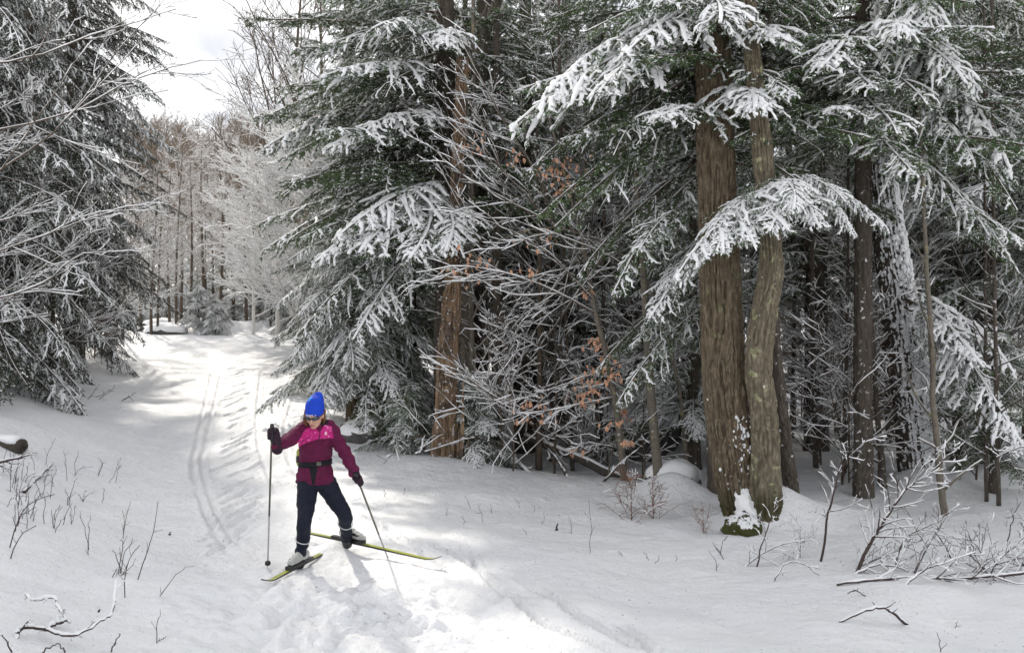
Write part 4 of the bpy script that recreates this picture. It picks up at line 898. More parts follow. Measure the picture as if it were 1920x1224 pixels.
SP_TANGLE = [dict(n=8, ang=(25, 70), lf=(0.45, 0.9), trop=-0.05, wig=0.13, K=7, tmin=0.05, rk=0.65), dict(n=4, ang=(25, 60), lf=(0.3, 0.6), trop=0.1, wig=0.15, K=5, tmin=0.15, rk=0.75), dict(n=2, ang=(25, 60), lf=(0.3, 0.5), trop=0.0, wig=0.15, K=4, tmin=0.2, rk=0.8)]
BRUSHD = [bare_tree('twig_tangle', 160 + k, 0.9, 0.010, SP_TANGLE, M_STEM, 0.005, 0.6, 0.0028) for k in range(3)]
for k, (px, py, sc) in enumerate([(1590, 1068, 0.7), (1712, 1075, 0.8), (1820, 1070, 0.8), (1875, 1090, 0.7), (1912, 1060, 0.9), (1845, 1035, 0.8), (1500, 1045, 0.45)]):
    put_tree('twig_tangle', 'low tangle of thin dark twigs among the fallen branches at the lower right', 'shrub', BRUSHD[k % 3], ray_ground3(px, py) - (0, 0, 0.03), k * 1.9, sc, 'dark twig tangles at the lower right', tilt=(0.9 * math.sin(k * 2.1), 1.1 * math.cos(k * 1.3)))
# ------------------------------------------------------------------ twigs, weeds, logs and rocks in the foreground snow
def ground_at(px, py):
    x, y = ray_ground(px, py); return np.array([x, y, gz(x, y)])
def weed(label, stems, seed, r=0.004, mat=None, group=None, name='dry_weed', snow=0.0, twigs=2, cat='weed'):
    """stems: [(base px,py), (mid..), (top px,py)] lists; all stand at the distance of their own foot"""
    o = ground_at(*stems[0][0]); rs = np.random.RandomState(seed)
    root = thing(name, tuple(o), label, cat, group)
    for st in stems:
        b = ground_at(*st[0]); pts = [b - (0, 0, 0.04), b] + [W(p[0], p[1], b[1] + rs.uniform(-0.06, 0.06)) for p in st[1:]]
        P = spline(np.array(pts) - o, 9)[None]; P[:, 2:] += rs.normal(0, 0.005, P[:, 2:].shape); R = np.linspace(r, r * 0.45, 9)[None]; A = Acc(); A.add(*tubes(P, R, 5), 0)
        if twigs:
            q = grow(P, R, rs, twigs, (25, 55), (0.15, 0.4), 0.3, 0.1, 5, 0.35, 0.6, 0.7); A.add(*tubes(q[0], np.maximum(q[1], 0.0015), 4), 0)
        l = link('stem', A.mesh('stem', [mat or M_STEM]), root)
        if snow:
            c = P.copy(); rr = R * 0.5 + snow * rs.uniform(0.3, 1.1, R.shape); c[:, :, 2] += R * 0.6 + rr * 0.4; v, f = tubes(c[:, 2:], rr[:, 2:], 5, 0.8); link('snow', Acc().add(v, f).mesh('snow', [M_SNOW]), l)
    return root
G = 'dry weeds on the left bank'
weed('forked upright dry stem left of the tall pair of stems', [[(167, 1041), (161, 994), (150, 968)], [(166, 1030), (166, 990), (171, 965)]], 1)
weed('tall thin dry stem, rightmost of the upright stems on the left', [[(261, 1086), (277, 1030), (287, 998), (297, 937)]], 2, 0.005)
weed('slim stem rising behind the branching dry weed on the left', [[(231, 1010), (236, 970), (247, 940)], [(231, 1000), (232, 975), (229, 957)]], 3)
weed('branching dry weed with several stems in front of the left bank', [[(229, 1073), (232, 1040), (250, 1010)], [(234, 1119), (237, 1060), (263, 1021)], [(226, 1075), (222, 1050), (212, 1030)], [(222, 1076), (230, 1020), (224, 1010)]], 4, 0.005)
weed('single slanting dry stem nearest the ski tracks on the left', [[(297, 1119), (325, 1085), (350, 1060)]], 5)
weed('short forked twig near the bottom edge on the left', [[(292, 1208), (293, 1175), (299, 1153)], [(294, 1209), (301, 1202), (309, 1194)]], 6)
weed('long bent dry stem arching right at the left edge', [[(16, 1027), (38, 965), (66, 938), (103, 927)], [(22, 1047), (35, 1005), (66, 985)]], 7, 0.006)
weed('leaning pair of stems furthest from the edge on the left bank', [[(207, 905), (218, 880), (227, 858)], [(216, 905), (222, 880), (228, 872)]], 8)
weed('small forked stem beside the leaning pair on the left bank', [[(185, 893), (191, 870), (183, 858)], [(186, 890), (190, 870), (199, 866)]], 9)
weed('small tuft of dry stems in the middle of the left bank', [[(101, 990), (105, 970), (116, 947)], [(101, 990), (98, 970), (95, 955)]], 10)
weed('close pair of short stems right of the small dry tuft', [[(136, 983), (139, 965), (141, 948)], [(120, 984), (126, 960), (131, 940)]], 11)
weed('bent stem leaning right on the upper left bank', [[(127, 947), (135, 915), (145, 896)], [(138, 893), (150, 880), (176, 873)]], 12)
weed('thin vertical stem on the upper left bank', [[(140, 892), (141, 865), (147, 846)]], 13)
weed('twiggy cluster of dark stems on the left bank', [[(155, 940), (165, 928), (178, 920)], [(155, 940), (150, 930), (147, 925)], [(157, 940), (158, 928), (160, 918)]], 14)
weed('short single stem right of the twiggy cluster', [[(193, 943), (194, 928), (194, 914)]], 15)
weed('stick slanting out of the snow in the bottom left corner', [[(24, 1222), (14, 1206), (5, 1190)]], 16, 0.006)
weed('bent stick at the bottom edge on the left', [[(78, 1223), (96, 1212), (109, 1206)], [(123, 1223), (116, 1214), (109, 1206)]], 17, 0.006, twigs=0)
weed('dark pointed stick at the bottom edge left of the skier', [[(207, 1222), (216, 1204), (225, 1186)]], 18, 0.006)
weed('little dark stub standing alone beside the tracks on the left', [[(318, 1003), (319, 997)]], 19, 0.01, twigs=0)
weed('flattened twigs on the snow beyond the left bank', [[(185, 748), (205, 735), (216, 722)], [(180, 745), (195, 738), (206, 730)], [(165, 748), (175, 735), (187, 720)]], 20, 0.008)
weed('spray of twigs beside the shade edge left of the trail', [[(228, 752), (245, 742), (256, 735)], [(228, 752), (240, 745), (250, 752)]], 21, 0.008)
rs = np.random.RandomState(8)
for k in range(44):
    px = rs.uniform(2, 60 + 90 * rs.rand()); py = rs.uniform(862, 1000); h = rs.uniform(18, 60); ln = rs.uniform(-12, 22)
    weed('thin dry weed in the tangle at the left edge', [[(px, py), (px + ln * 0.4, py - h * 0.6), (px + ln, py - h)]], 30 + k, 0.004, group='dry weed tangle at the left edge')
# fallen branches, left
def on_ground(pts, lift=0.01):
    return [ground_at(*p) + (0, 0, lift) for p in pts]
b0 = ground_at(31, 1195)
stick('fallen_branch', 'curved fallen branch on the snow in the lower left corner', 'branch', [b0 - (0, 0, 0.02)] + [W(px, py, b0[1] + dy) for px, py, dy in ((36, 1181, 0.02), (65, 1176, 0.05), (94, 1182, 0.08), (123, 1190, 0.05), (152, 1187, 0.08), (189, 1164, 0.2), (210, 1146, 0.3), (217, 1090, 0.42))], 0.013, 0.004, M_STEM, 7, 1, 0.007, 0.18)
b0 = ground_at(87, 1178)
stick('fallen_branch', 'snow covered crooked branch above the curved one in the lower left', 'branch', [b0] + [W(px, py, b0[1] + dy) for px, py, dy in ((108, 1168, 0.04), (124, 1162, 0.06), (112, 1142, 0.1), (98, 1120, 0.15), (66, 1124, 0.16), (46, 1110, 0.2))], 0.013, 0.003, M_STEM, 7, 2, 0.011, 0.15)
stick('fallen_branch', 'straight slim branch rising beside the curved fallen one on the left', 'branch', [ground_at(185, 1146), W(198, 1110, 6.75), W(217, 1067, 6.8)], 0.007, 0.003, M_STEM, 3, 3)
# cut log and sticks at the left edge
la = ground_at(42, 852) + (0, 0, 0.09); lb_ = la + np.array([-1.3, 0.25, 0.14]); log = thing('cut_log', tuple(la), 'snow topped cut log poking in at the left edge', 'log')
v, f = tubes(np.linspace(lb_ - la, (0, 0, 0), 14), np.full(14, 0.095), 24); v += 0.005 * fbm(v[:, 0] * 9, v[:, 2] * 20, 2)[:, None]; link('bark', Acc().add(v, f).mesh('bark', [M_LOG]), log)
v, f = tubes(np.linspace(lb_ - la, (-0.03, 0, 0), 14) + (0, 0, 0.075), np.full(14, 0.088) * (1 + 0.2 * np.sin(np.arange(14) * 1.7)), 12, 0.6); link('snow', Acc().add(v, f).mesh('snow', [M_SNOW]), log)
stick('fallen_branch', 'dark dead branch below the cut log at the left edge', 'branch', [ground_at(-40, 880) + (0, 0, 0.02), W(10, 864, 9.4), W(40, 857, 9.4), W(67, 848, 9.4)], 0.02, 0.005, M_STEM, 8, 4, 0.004, 0.3)
stick('fallen_branch', 'half buried dark branch on the left bank below the cut log', 'branch', on_ground([(45, 925), (70, 900), (98, 872)], 0.015), 0.02, 0.008, M_STEM, 4, 5, 0.008, 0.2)
def boulder(name, label, c, r, seed, mat=None, cat='rock', cap=0.35):
    root = thing(name, tuple(c), label, cat)
    v, f = sphere((0, 0, 0), r, 28, 18); n = fbm(v[:, 0] / r[0] * 1.6 + seed, v[:, 1] / r[1] * 1.6, 4, v[:, 2] / r[2] * 1.6); v = v * (1 + 0.35 * n)[:, None]; link('stone', Acc().add(v, f).mesh('stone', [mat or M_ROCK]), root)
    v2, f2 = sphere((0, 0, r[2] * cap), (r[0] * 0.98, r[1] * 0.98, r[2] * 0.85), 28, 16); n = fbm(v2[:, 0] / r[0] * 1.6 + seed, v2[:, 1] / r[1] * 1.6, 4); v2 = v2 * (1 + 0.25 * n)[:, None]; link('snow_cap', Acc().add(v2, f2).mesh('snow_cap', [M_SNOW]), root)
    return root
boulder('snowy_boulder', 'snow capped boulder under the slim trees at the end of the trail', gp(312, 31.5) - (0, 0, 0.05), (0.8, 0.5, 0.3), 3, cap=0.55)
boulder('snowy_boulder', 'dark rock showing on the snow left of the boulder at the trail end', gp(248, 32) + (0, 0, 0.05), (0.4, 0.3, 0.18), 5, cap=0.1)
boulder('snowy_boulder', 'flat dark rock behind the boulder at the trail end', gp(300, 35) + (0, 0, 0.1), (0.7, 0.5, 0.28), 6, cap=0.5)
boulder('snowy_boulder', 'big snow mound with a dark stone foot behind the slim beech', gp(1200, 14.2) + (0, 0, 0.05), (0.75, 0.6, 0.55), 8, cap=0.7)
boulder('snowy_boulder', 'snow cushion over a stone left of the thick trunk', gp(1262, 11.3) - (0, 0, 0.02), (0.36, 0.3, 0.26), 9, cap=0.4)
boulder('snowy_boulder', 'snow covered rock at the trail edge behind the skier, below young firs', gp(690, 13.6) + (0, 0, 0.05), (0.5, 0.35, 0.22), 11, cap=0.35)
# fallen logs under the forest edge
def forest_log(label, a, b_, r0, r1, seed, twigs=0, snow=0.012):
    stick('fallen_log', label, 'log', [W(*a), (W(*a) + W(*b_)) / 2 + (0, 0, 0.03), W(*b_)], r0, r1, M_LOG, twigs, seed, snow, 0.2, trunk='bark')
forest_log('fallen log sloping down right between the snag and the slim beech', (985, 820, 13.2), (1190, 910, 11.9), 0.05, 0.075, 11, 5)
forest_log('dark fallen pole leaning down right, nearer the snag', (960, 858, 12.6), (1016, 920, 11.7), 0.03, 0.045, 12, 3)
forest_log('thin dark dead stick leaning against the fallen log', (1038, 852, 12.2), (1074, 918, 11.8), 0.022, 0.03, 13, 2)
forest_log('dead branch pile stick between the slim beech and thick trunk', (1235, 868, 12.2), (1312, 935, 11.2), 0.028, 0.02, 14, 8)
forest_log('dead stick pointing up right across the leaning beech', (1130, 905, 11.5), (1195, 843, 11.4), 0.02, 0.006, 15, 3)
forest_log('low dead branch lying right of the trunk pair', (1500, 935, 10.0), (1550, 968, 9.6), 0.03, 0.025, 16, 2)
forest_log('mossy snow covered log at the trail edge below the young firs', (640, 835, 13.9), (745, 808, 13.6), 0.06, 0.07, 17, 3, 0.03)
forest_log('level dark fallen pole behind the fallen log', (1000, 740, 17), (1130, 745, 17), 0.06, 0.05, 18, 4)
# brush on the right
b0 = ground_at(1575, 1098); yb = b0[1]
stick('fallen_branch', 'long fallen branch lying across the snow at the lower right', 'branch', [W(px, py, yb + dy) for px, py, dy in ((1569, 1094, 0), (1644, 1086, 0.02), (1713, 1083, 0.04), (1782, 1085, 0.05), (1852, 1080, 0.08), (1886, 1078, 0.1), (1960, 1070, 0.12))], 0.010, 0.013, M_STEM, 16, 21, 0.007, 0.28)
stick('fallen_branch', 'small arched dark branch on the snow below the long fallen one', 'branch', [ground_at(1573, 1166)] + [W(px, py, ground_at(1573, 1166)[1] + 0.02) for px, py in ((1623, 1145), (1658, 1140), (1672, 1147))] + [ground_at(1701, 1170)], 0.007, 0.011, M_STEM, 2, 22, 0.005, 0.25, deep=False)
stick('fallen_branch', 'thin curled twig between the arched and the long fallen branch', 'branch', [W(1588, 1112, 6.9), W(1604, 1107, 6.9), W(1625, 1119, 6.85), ground_at(1642, 1137)], 0.004, 0.004, M_STEM, 2, 23, deep=False)
def bush(name, label, path, r0, r1, tw, seed, snow, tl=0.35, cat='shrub'):
    b = ground_at(*path[0]); stick(name, label, cat, [b - (0, 0, 0.05)] + [W(p[0], p[1], b[1] + (p[2] if len(p) > 2 else 0)) for p in path[1:]], r0, r1, M_STEM, tw, seed, snow, tl)
bush('snowy_sapling', 'upright snow lined sapling at the right, left of the leaning one', [(1538, 1052), (1552, 965), (1566, 916), (1578, 876), (1620, 828)], 0.012, 0.004, 16, 31, 0.005, 0.33)
bush('snowy_sapling', 'leaning sapling thick with snow rising to the right', [(1600, 1072), (1630, 1022), (1654, 984), (1685, 935, .05), (1713, 907, .1), (1755, 876, .1), (1796, 838, .1)], 0.017, 0.005, 32, 32, 0.006, 0.33)
bush('snowy_sapling', 'arching twigs right of the leaning snowy sapling', [(1676, 1060), (1696, 1011), (1741, 984), (1800, 946)], 0.009, 0.003, 9, 33, 0.006)
bush('snowy_sapling', 'low twig bent over to the ground beside the arching twigs', [(1790, 1046), (1762, 1008), (1737, 987), (1700, 1010)], 0.007, 0.003, 6, 34, 0.006)
bush('snowy_sapling', 'snowy twig in front of the paired trunks', [(1418, 1062), (1426, 1030), (1442, 985), (1456, 940)], 0.008, 0.003, 12, 35, 0.005, 0.4)
bush('snowy_sapling', 'low spreading twigs on the snow right of the paired trunks', [(1388, 1060), (1428, 1038), (1470, 1020), (1520, 1010)], 0.007, 0.003, 8, 36, 0.006, 0.4)
bush('snowy_sapling', 'crooked dark twig on the snow below the mossy root', [(1445, 1090), (1470, 1060), (1500, 1055), (1545, 1085)], 0.006, 0.003, 5, 37, 0.004, 0.3)
bush('snowy_sapling', 'twiggy dead shoots near the right edge above the fallen branch', [(1850, 1080), (1870, 1050), (1895, 1030), (1925, 1000)], 0.010, 0.004, 12, 38, 0.007, 0.4)
bush('snowy_sapling', 'curved shoot standing at the right edge', [(1888, 1018), (1895, 990), (1902, 962), (1915, 940)], 0.006, 0.003, 5, 39, 0.004, 0.4)
bush('snowy_sapling', 'dark twigs bristling from the fallen branch at the right', [(1690, 1095), (1730, 1070), (1770, 1055), (1830, 1035)], 0.009, 0.003, 12, 40, 0.007, 0.4)
bush('snowy_sapling', 'short stiff twigs at the foot of the leaning snowy sapling', [(1590, 1075), (1640, 1060), (1680, 1062), (1720, 1078)], 0.009, 0.004, 14, 41, 0.008, 0.35)
bush('snowy_sapling', 'snow lined twig reaching in at the right edge', [(1990, 1010), (1960, 900), (1925, 840), (1868, 856)], 0.010, 0.004, 12, 42, 0.007, 0.3)
weed('short crooked twig left of the mossy root', [[(1357, 1048), (1348, 1032), (1336, 1018)], [(1350, 1040), (1353, 1020), (1365, 1005)]], 51, 0.005)
weed('short stem standing left of the crooked twig', [[(1344, 1070), (1340, 1050), (1332, 1036)]], 52, 0.004)
for k, (bx_, by_, tx_, ty_, lab) in enumerate([(881, 953, 873, 930, 'short forked weed on the snow bank right of the skier'), (905, 980, 896, 943, 'taller thin weed on the snow bank right of the skier'), (974, 952, 966, 932, 'small leaning weed on the crest of the bank'),
        (1073, 1000, 1067, 970, 'weed beside the dark stub on the bank'), (1107, 1036, 1105, 936, 'tallest thin weed on the bank, toward the rusty brush'), (1168, 1043, 1158, 1032, 'tiny twig right of the tallest weed'), (1216, 1050, 1206, 1034, 'small slanting twig further right on the bank'),
        (1229, 1056, 1236, 1040, 'little tuft of stalks on the bank in front of the paired trunks'), (1267, 1052, 1268, 1041, 'small single stalk right of the little tuft'), (869, 982, 868, 966, 'small stalk in front of the taller weed'), (838, 966, 836, 952, 'tiny stalk nearest the skier on the bank'),
        (720, 930, 720, 916, 'tiny weed tip behind the right ski pole'), (758, 927, 756, 914, 'tiny weed tip on the bank crest near the snag'), (988, 1003, 982, 993, 'tiny slanting stalk in the middle of the bank'), (1002, 960, 998, 945, 'weed stalk on the crest below the fallen pole'), (1017, 982, 1020, 961, 'bent weed stalk on the bank crest'), (922, 962, 918, 946, 'thin stalk left of the small leaning weed')]):
    weed(lab, [[(bx_, by_), ((bx_ + tx_) / 2 + 2, (by_ + ty_) / 2), (tx_, ty_)]], 60 + k, 0.0035)
weed('short thick dark stub standing in the snow bank', [[(1043, 994), (1044, 988), (1045, 982)]], 90, 0.016, twigs=0, name='stub', cat='stub')
weed('thin dark stalk near the bottom edge at the right', [[(1765, 1222), (1762, 1205), (1758, 1188)]], 91, 0.004)
weed('tiny dark stalk above the bottom edge at the right', [[(1794, 1177), (1792, 1171), (1790, 1166)]], 92, 0.003)
# rusty brush
SP_RUST = [dict(n=16, ang=(25, 70), lf=(0.5, 0.95), trop=-0.25, wig=0.2, K=7, tmin=0.05, rk=0.6), dict(n=7, ang=(25, 70), lf=(0.3, 0.6), trop=-0.2, wig=0.22, K=5, tmin=0.1, rk=0.7)]
RUST = [bare_tree('rusty_brush', 140 + k, 0.65, 0.009, SP_RUST, M_RUST, 0.004, 0.35, 0.003) for k in range(2)]
put_tree('rusty_brush', 'matted rusty brown brush left of the thick trunk', 'shrub', RUST[0], ground_at(1185, 975), 0.5, 1.0)
put_tree('rusty_brush', 'sparser rusty brush joining the matted one on its right', 'shrub', RUST[1], ground_at(1225, 972), 2.5, 0.8)
put_tree('rusty_brush', 'flattened brown brush against the mossy root', 'shrub', RUST[1], ground_at(1320, 1000), 4.0, 0.55)
LEAFY = bare_tree('rusty_shrub', 150, 2.0, 0.014, [dict(n=18, ang=(20, 60), lf=(0.4, 0.7), trop=0.2, wig=0.14, K=6, tmin=0.05, rk=0.6), dict(n=9, ang=(25, 60), lf=(0.3, 0.6), trop=0.1, wig=0.2, K=5, tmin=0.1, rk=0.7), dict(n=5, ang=(25, 60), lf=(0.3, 0.6), trop=0.1, wig=0.2, K=4, tmin=0.1, rk=0.7)], M_RUST, 0.004, 0.3, 0.006)
put_tree('rusty_shrub', 'rusty brown shrub beside the foot of the tall dark spruce', 'shrub', LEAFY, gp(178, 21.2, 0.05), 1.0, 1.0)
put_tree('rusty_shrub', 'tan leafy shrub at the right side of the trail end', 'shrub', LEAFY, gp(607, 23.0, 0.05), 3.0, 0.6)
# ------------------------------------------------------------------ the skier
def remeshed(name, A, voxel, smooth=6, mats=()):
    """union of closed shells -> one continuous smooth surface"""
    tmp = bpy.data.objects.new('tmp', A.mesh('tmp', [])); COL.objects.link(tmp)
    m = tmp.modifiers.new('r', 'REMESH'); m.mode = 'VOXEL'; m.voxel_size = voxel
    if smooth: s = tmp.modifiers.new('s', 'SMOOTH'); s.factor = 0.5; s.iterations = smooth
    dg = bpy.context.evaluated_depsgraph_get(); dg.update()
    me = bpy.data.meshes.new_from_object(tmp.evaluated_get(dg))
    bpy.data.objects.remove(tmp); me.name = name
    me.materials.clear()
    for q in mats: me.materials.append(q)
    me.polygons.foreach_set('use_smooth', np.ones(len(me.polygons), bool)); me.update()
    return me
def limb(A, pts, radii, n=18, sides=16, flat=1.0):
    P = spline(pts, n); R = np.clip(spline(np.asarray(radii, float)[:, None], n)[:, 0], 0.004, None)
    A.add(*tubes(P, R, sides, flat))
    for k in (0, -1): A.add(*sphere(P[k], R[k] * 0.99, 14, 10))
def loft(A, secs, n=26, sides=28):
    """secs: (x,y,z,rx,ry) horizontal ellipses"""
    q = spline(np.array(secs, float), n); a = np.arange(sides) * 2 * PI / sides
    q = np.concatenate([q[:1] * [1, 1, 1, 0, 0], q, q[-1:] * [1, 1, 1, 0, 0]])
    V = np.stack([q[:, 0:1] + q[:, 3:4] * np.cos(a), q[:, 1:2] + q[:, 4:5] * np.sin(a), q[:, 2:3] + 0 * a], -1).reshape(-1, 3); K = len(q)
    i = np.arange(K - 1)[:, None] * sides; j = np.arange(sides)[None]; j2 = (j + 1) % sides
    A.add(V, np.stack([i + j, i + j2, i + sides + j2, i + sides + j], -1).reshape(-1, 4))
def secs(rows): return [(*W(px, py, Y), rx, ry) for px, py, Y, rx, ry in rows]
def paint(me, test, slot):
    c = np.empty(len(me.polygons) * 3, np.float32); me.polygons.foreach_get('center', c); c = c.reshape(-1, 3)
    nr = np.empty(len(me.polygons) * 3, np.float32); me.polygons.foreach_get('normal', nr); nr = nr.reshape(-1, 3)
    mi = np.empty(len(me.polygons), np.int32); me.polygons.foreach_get('material_index', mi); mi[test(c, nr)] = slot
    me.polygons.foreach_set('material_index', mi)
def inside(poly, x, y):
    r = np.zeros(len(x), bool); n = len(poly); j = n - 1
    for i in range(n):
        xi, yi = poly[i]; xj, yj = poly[j]
        r ^= ((yi > y) != (yj > y)) & (x < (xj - xi) * (y - yi) / (yj - yi + 1e-12) + xi); j = i
    return r
def proj(c): return c[:, 0] / c[:, 1] * F + 960, (CAMZ - c[:, 2]) / c[:, 1] * F + 612
M_SKIN = simple('skin', (0.55, 0.32, 0.23), 0.5, 0.08, 10, 0.4)
M_HAIR = simple('auburn_hair', (0.13, 0.055, 0.028), 0.6, 0.4, 40)
def cloth(name, col, var=0.2, rough=0.75, spots=None):
    m, t, b = new_mat(name, rough)
    n = noise_node(t, 24.0, 3); r = ramp_node(t, n.outputs['Fac'], [(0.3, tuple(c * (1 - var) for c in col)), (0.7, tuple(c * (1 + var) for c in col))]); c = r.outputs[0]
    if spots:
        n2 = noise_node(t, 38.0, 1); r2 = ramp_node(t, n2.outputs['Fac'], [(0.60, (0, 0, 0)), (0.66, (1, 1, 1))]); c = mix_col(t, r2.outputs[0], c, spots)
    t.links.new(c, b.inputs['Base Color'])
    nb = noise_node(t, 13.0, 3, 0.55, dist=0.6); bump(t, b, nb.outputs['Fac'], 0.55, 0.02)
    return m
M_PLUM = cloth('plum_jacket', (0.105, 0.008, 0.045)); M_MAGENTA = cloth('magenta_yoke', (0.52, 0.022, 0.20), spots=(0.70, 0.18, 0.42))
M_BLACK = cloth('black_cloth', (0.012, 0.012, 0.016)); M_NAVY = cloth('navy_trousers', (0.010, 0.013, 0.026)); M_GLOVE = cloth('dark_glove', (0.028, 0.012, 0.024), 0.4)
M_BLUE = cloth('blue_knit', (0.010, 0.055, 0.50), 0.12); M_LBLUE = cloth('light_blue_knit', (0.05, 0.25, 0.75), 0.1)
M_WHITE = simple('white_print', (0.8, 0.8, 0.8), 0.5, 0.05); M_REFL = simple('reflective_trim', (0.6, 0.6, 0.62), 0.4, 0.05)
M_BOOT = simple('pale_boot', (0.42, 0.43, 0.41), 0.5, 0.15, 12); M_LIME = simple('lime_ski', (0.34, 0.37, 0.06), 0.3, 0.15, 10, 0.5); M_SKIBLK = simple('black_plastic', (0.015, 0.015, 0.017), 0.35, 0.2, 9, 0.5)
M_POLE = simple('pole_shaft', (0.33, 0.33, 0.34), 0.35, 0.2, 20, 0.5); M_POLEB = simple('pole_upper_shaft', (0.10, 0.095, 0.07), 0.35, 0.3, 20, 0.5)
M_LENS = simple('dark_lens', (0.03, 0.04, 0.055), 0.08, 0.1, 3, 0.8); M_LIP = simple('lip', (0.36, 0.11, 0.10), 0.5, 0.1)

footL = W(558, 1072, 7.52); footR = W(655, 1030, 8.18)
root = thing('person', (float(W(592, 0, 7.7)[0]), 7.7, gz(float(W(592, 0, 7.7)[0]), 7.7)), 'skier in a plum jacket, dark trousers and blue hat, arms out with poles', 'person')
RO = np.array(root.location)
def pput(name, me, parent=None):
    """mesh data are in world space: move them to the person's own origin"""
    me.transform(Matrix.Translation(-Vector(RO))); return link(name, me, parent or root)
SH_L = W(568, 806, 7.52); EL_L = W(537, 828, 7.30); WR_L = W(519, 834, 7.10); HA_L = W(509, 820, 7.02)
SH_R = W(619, 804, 7.58); EL_R = W(646, 848, 7.62); WR_R = W(665, 886, 7.50); HA_R = W(671, 900, 7.45)
HIP_L = W(577, 905, 7.70); KN_L = W(572, 975, 7.50); AN_L = W(562, 1056, 7.60)
HIP_R = W(609, 903, 7.74); KN_R = W(645, 965, 7.82); AN_R = W(651, 1016, 8.16)
HEAD = W(590, 777, 7.47)
FWD = np.array([-0.06, -0.94, -0.30]); FWD /= np.linalg.norm(FWD)                  # where the face looks: down the trail to the camera's feet
RGT = np.cross((0, 0, 1), FWD); RGT /= np.linalg.norm(RGT); UPH = np.cross(FWD, RGT)
hp = lambda r, f_, u: HEAD + RGT * r + FWD * f_ + UPH * u
# body: one continuous surface with head, neck, trunk, arms and legs
A = Acc()
loft(A, secs([(592, 905, 7.72, .135, .10), (591, 880, 7.70, .135, .10), (591, 858, 7.68, .115, .09), (592, 832, 7.63, .125, .10), (593, 812, 7.58, .135, .095), (594, 800, 7.55, .115, .07)]))
limb(A, [W(594, 806, 7.57), W(593, 792, 7.53), HEAD + (0, 0.02, -0.03)], [.062, .054, .056])
for s, e, w, h in ((SH_L, EL_L, WR_L, HA_L), (SH_R, EL_R, WR_R, HA_R)): limb(A, [s, e, w], [.048, .038, .027])
for h, k, a, ft in ((HIP_L, KN_L, AN_L, footL), (HIP_R, KN_R, AN_R, footR)): limb(A, [h, (h + k) / 2, k + (0, -0.015, 0), (k * 0.6 + a * 0.4), k * 0.12 + a * 0.88 + (0, 0, 0.02)], [.075, .064, .046, .042, .026])
def ell(A, c, r, nu=20, nv=14):
    v, f = sphere((0, 0, 0), r, nu, nv); v = v[:, 0:1] * RGT + v[:, 1:2] * FWD + v[:, 2:3] * UPH; A.add(v + c, f)
ell(A, hp(0, -0.012, 0.025), (.073, .092, .088)); ell(A, hp(0, 0.018, -0.035), (.058, .068, .078)); ell(A, hp(0, 0.058, -0.088), (.028, .026, .022)); ell(A, hp(0, 0.078, 0.012), (.045, .016, .012))
limb(A, [hp(0, 0.088, 0.006), hp(0, 0.108, -0.032)], [.008, .013], 6, 10); ell(A, hp(0, 0.082, -0.062), (.024, .012, .012))
for s in (-1, 1): ell(A, hp(s * 0.034, 0.058, -0.03), (.024, .022, .022)); ell(A, hp(s * 0.072, -0.01, -0.012), (.010, .018, .03))
body = remeshed('body', A, 0.0065, 4, [M_SKIN]); pput('body', body)
lp_ = Acc(); v, f = sphere((0, 0, 0), (.021, .006, .0055), 14, 8); lp_.add(v[:, 0:1] * RGT + v[:, 1:2] * FWD + v[:, 2:3] * UPH + hp(0, 0.095, -0.066), f); pput('lips', lp_.mesh('lips', [M_LIP]))
# hair: low bun and strands at the side
A = Acc()
limb(A, [hp(-0.070, -0.01, 0.03), hp(-0.082, -0.005, -0.04), hp(-0.085, 0.005, -0.085), hp(-0.092, 0.02, -0.125)], [.022, .026, .024, .010], 14); limb(A, [hp(0.070, -0.02, 0.02), hp(0.072, -0.02, -0.04), hp(0.066, -0.03, -0.09)], [.016, .018, .012], 12)
limb(A, [hp(-0.05, -0.08, 0.0), hp(0, -0.095, -0.02), hp(0.05, -0.08, 0.0)], [.03, .04, .03], 12); limb(A, [hp(-0.09, 0.0, -0.09), hp(-0.115, 0.0, -0.11), hp(-0.12, 0.01, -0.14)], [.014, .014, .006], 10)
pput('hair', remeshed('hair', A, 0.005, 2, [M_HAIR]))
# sunglasses
g = Acc()
for s in (-1, 1):
    a = np.linspace(0, 2 * PI, 17)[:-1]; ring = np.stack([0.0275 * np.cos(a), 0.0145 * np.sin(a) - 0.004 * np.cos(a * 1) * 0], -1)
    for d0 in (0.0, -0.004):
        P = np.array([hp(s * 0.034 + x, 0.106 - abs(s * 0.034 + x) ** 2 * 9 + d0, 0.002 + y) for x, y in ring]); c = hp(s * 0.034, 0.106 - 0.0104 + d0, 0.002)
        g.add(np.concatenate([P, [c]]), np.array([(i, (i + 1) % 16, 16) for i in range(16)]), 0)
    P = np.array([hp(s * 0.034 + x * 1.05, 0.106 - abs(s * 0.034 + x) ** 2 * 9, 0.002 + y * 1.08) for x, y in np.concatenate([ring, ring[:1]])]); g.add(*tubes(P, np.full(17, 0.0032), 5), 1)
    g.add(*tubes([hp(s * 0.060, 0.078, 0.006), hp(s * 0.074, 0.04, 0.008), hp(s * 0.077, -0.01, 0.006)], [.0035, .003, .003], 5), 1)
g.add(*tubes([hp(-0.010, 0.107, 0.008), hp(0, 0.109, 0.010), hp(0.010, 0.107, 0.008)], [.003, .003, .003], 5), 1)
pput('sunglasses', g.mesh('sunglasses', [M_LENS, M_SKIBLK]))
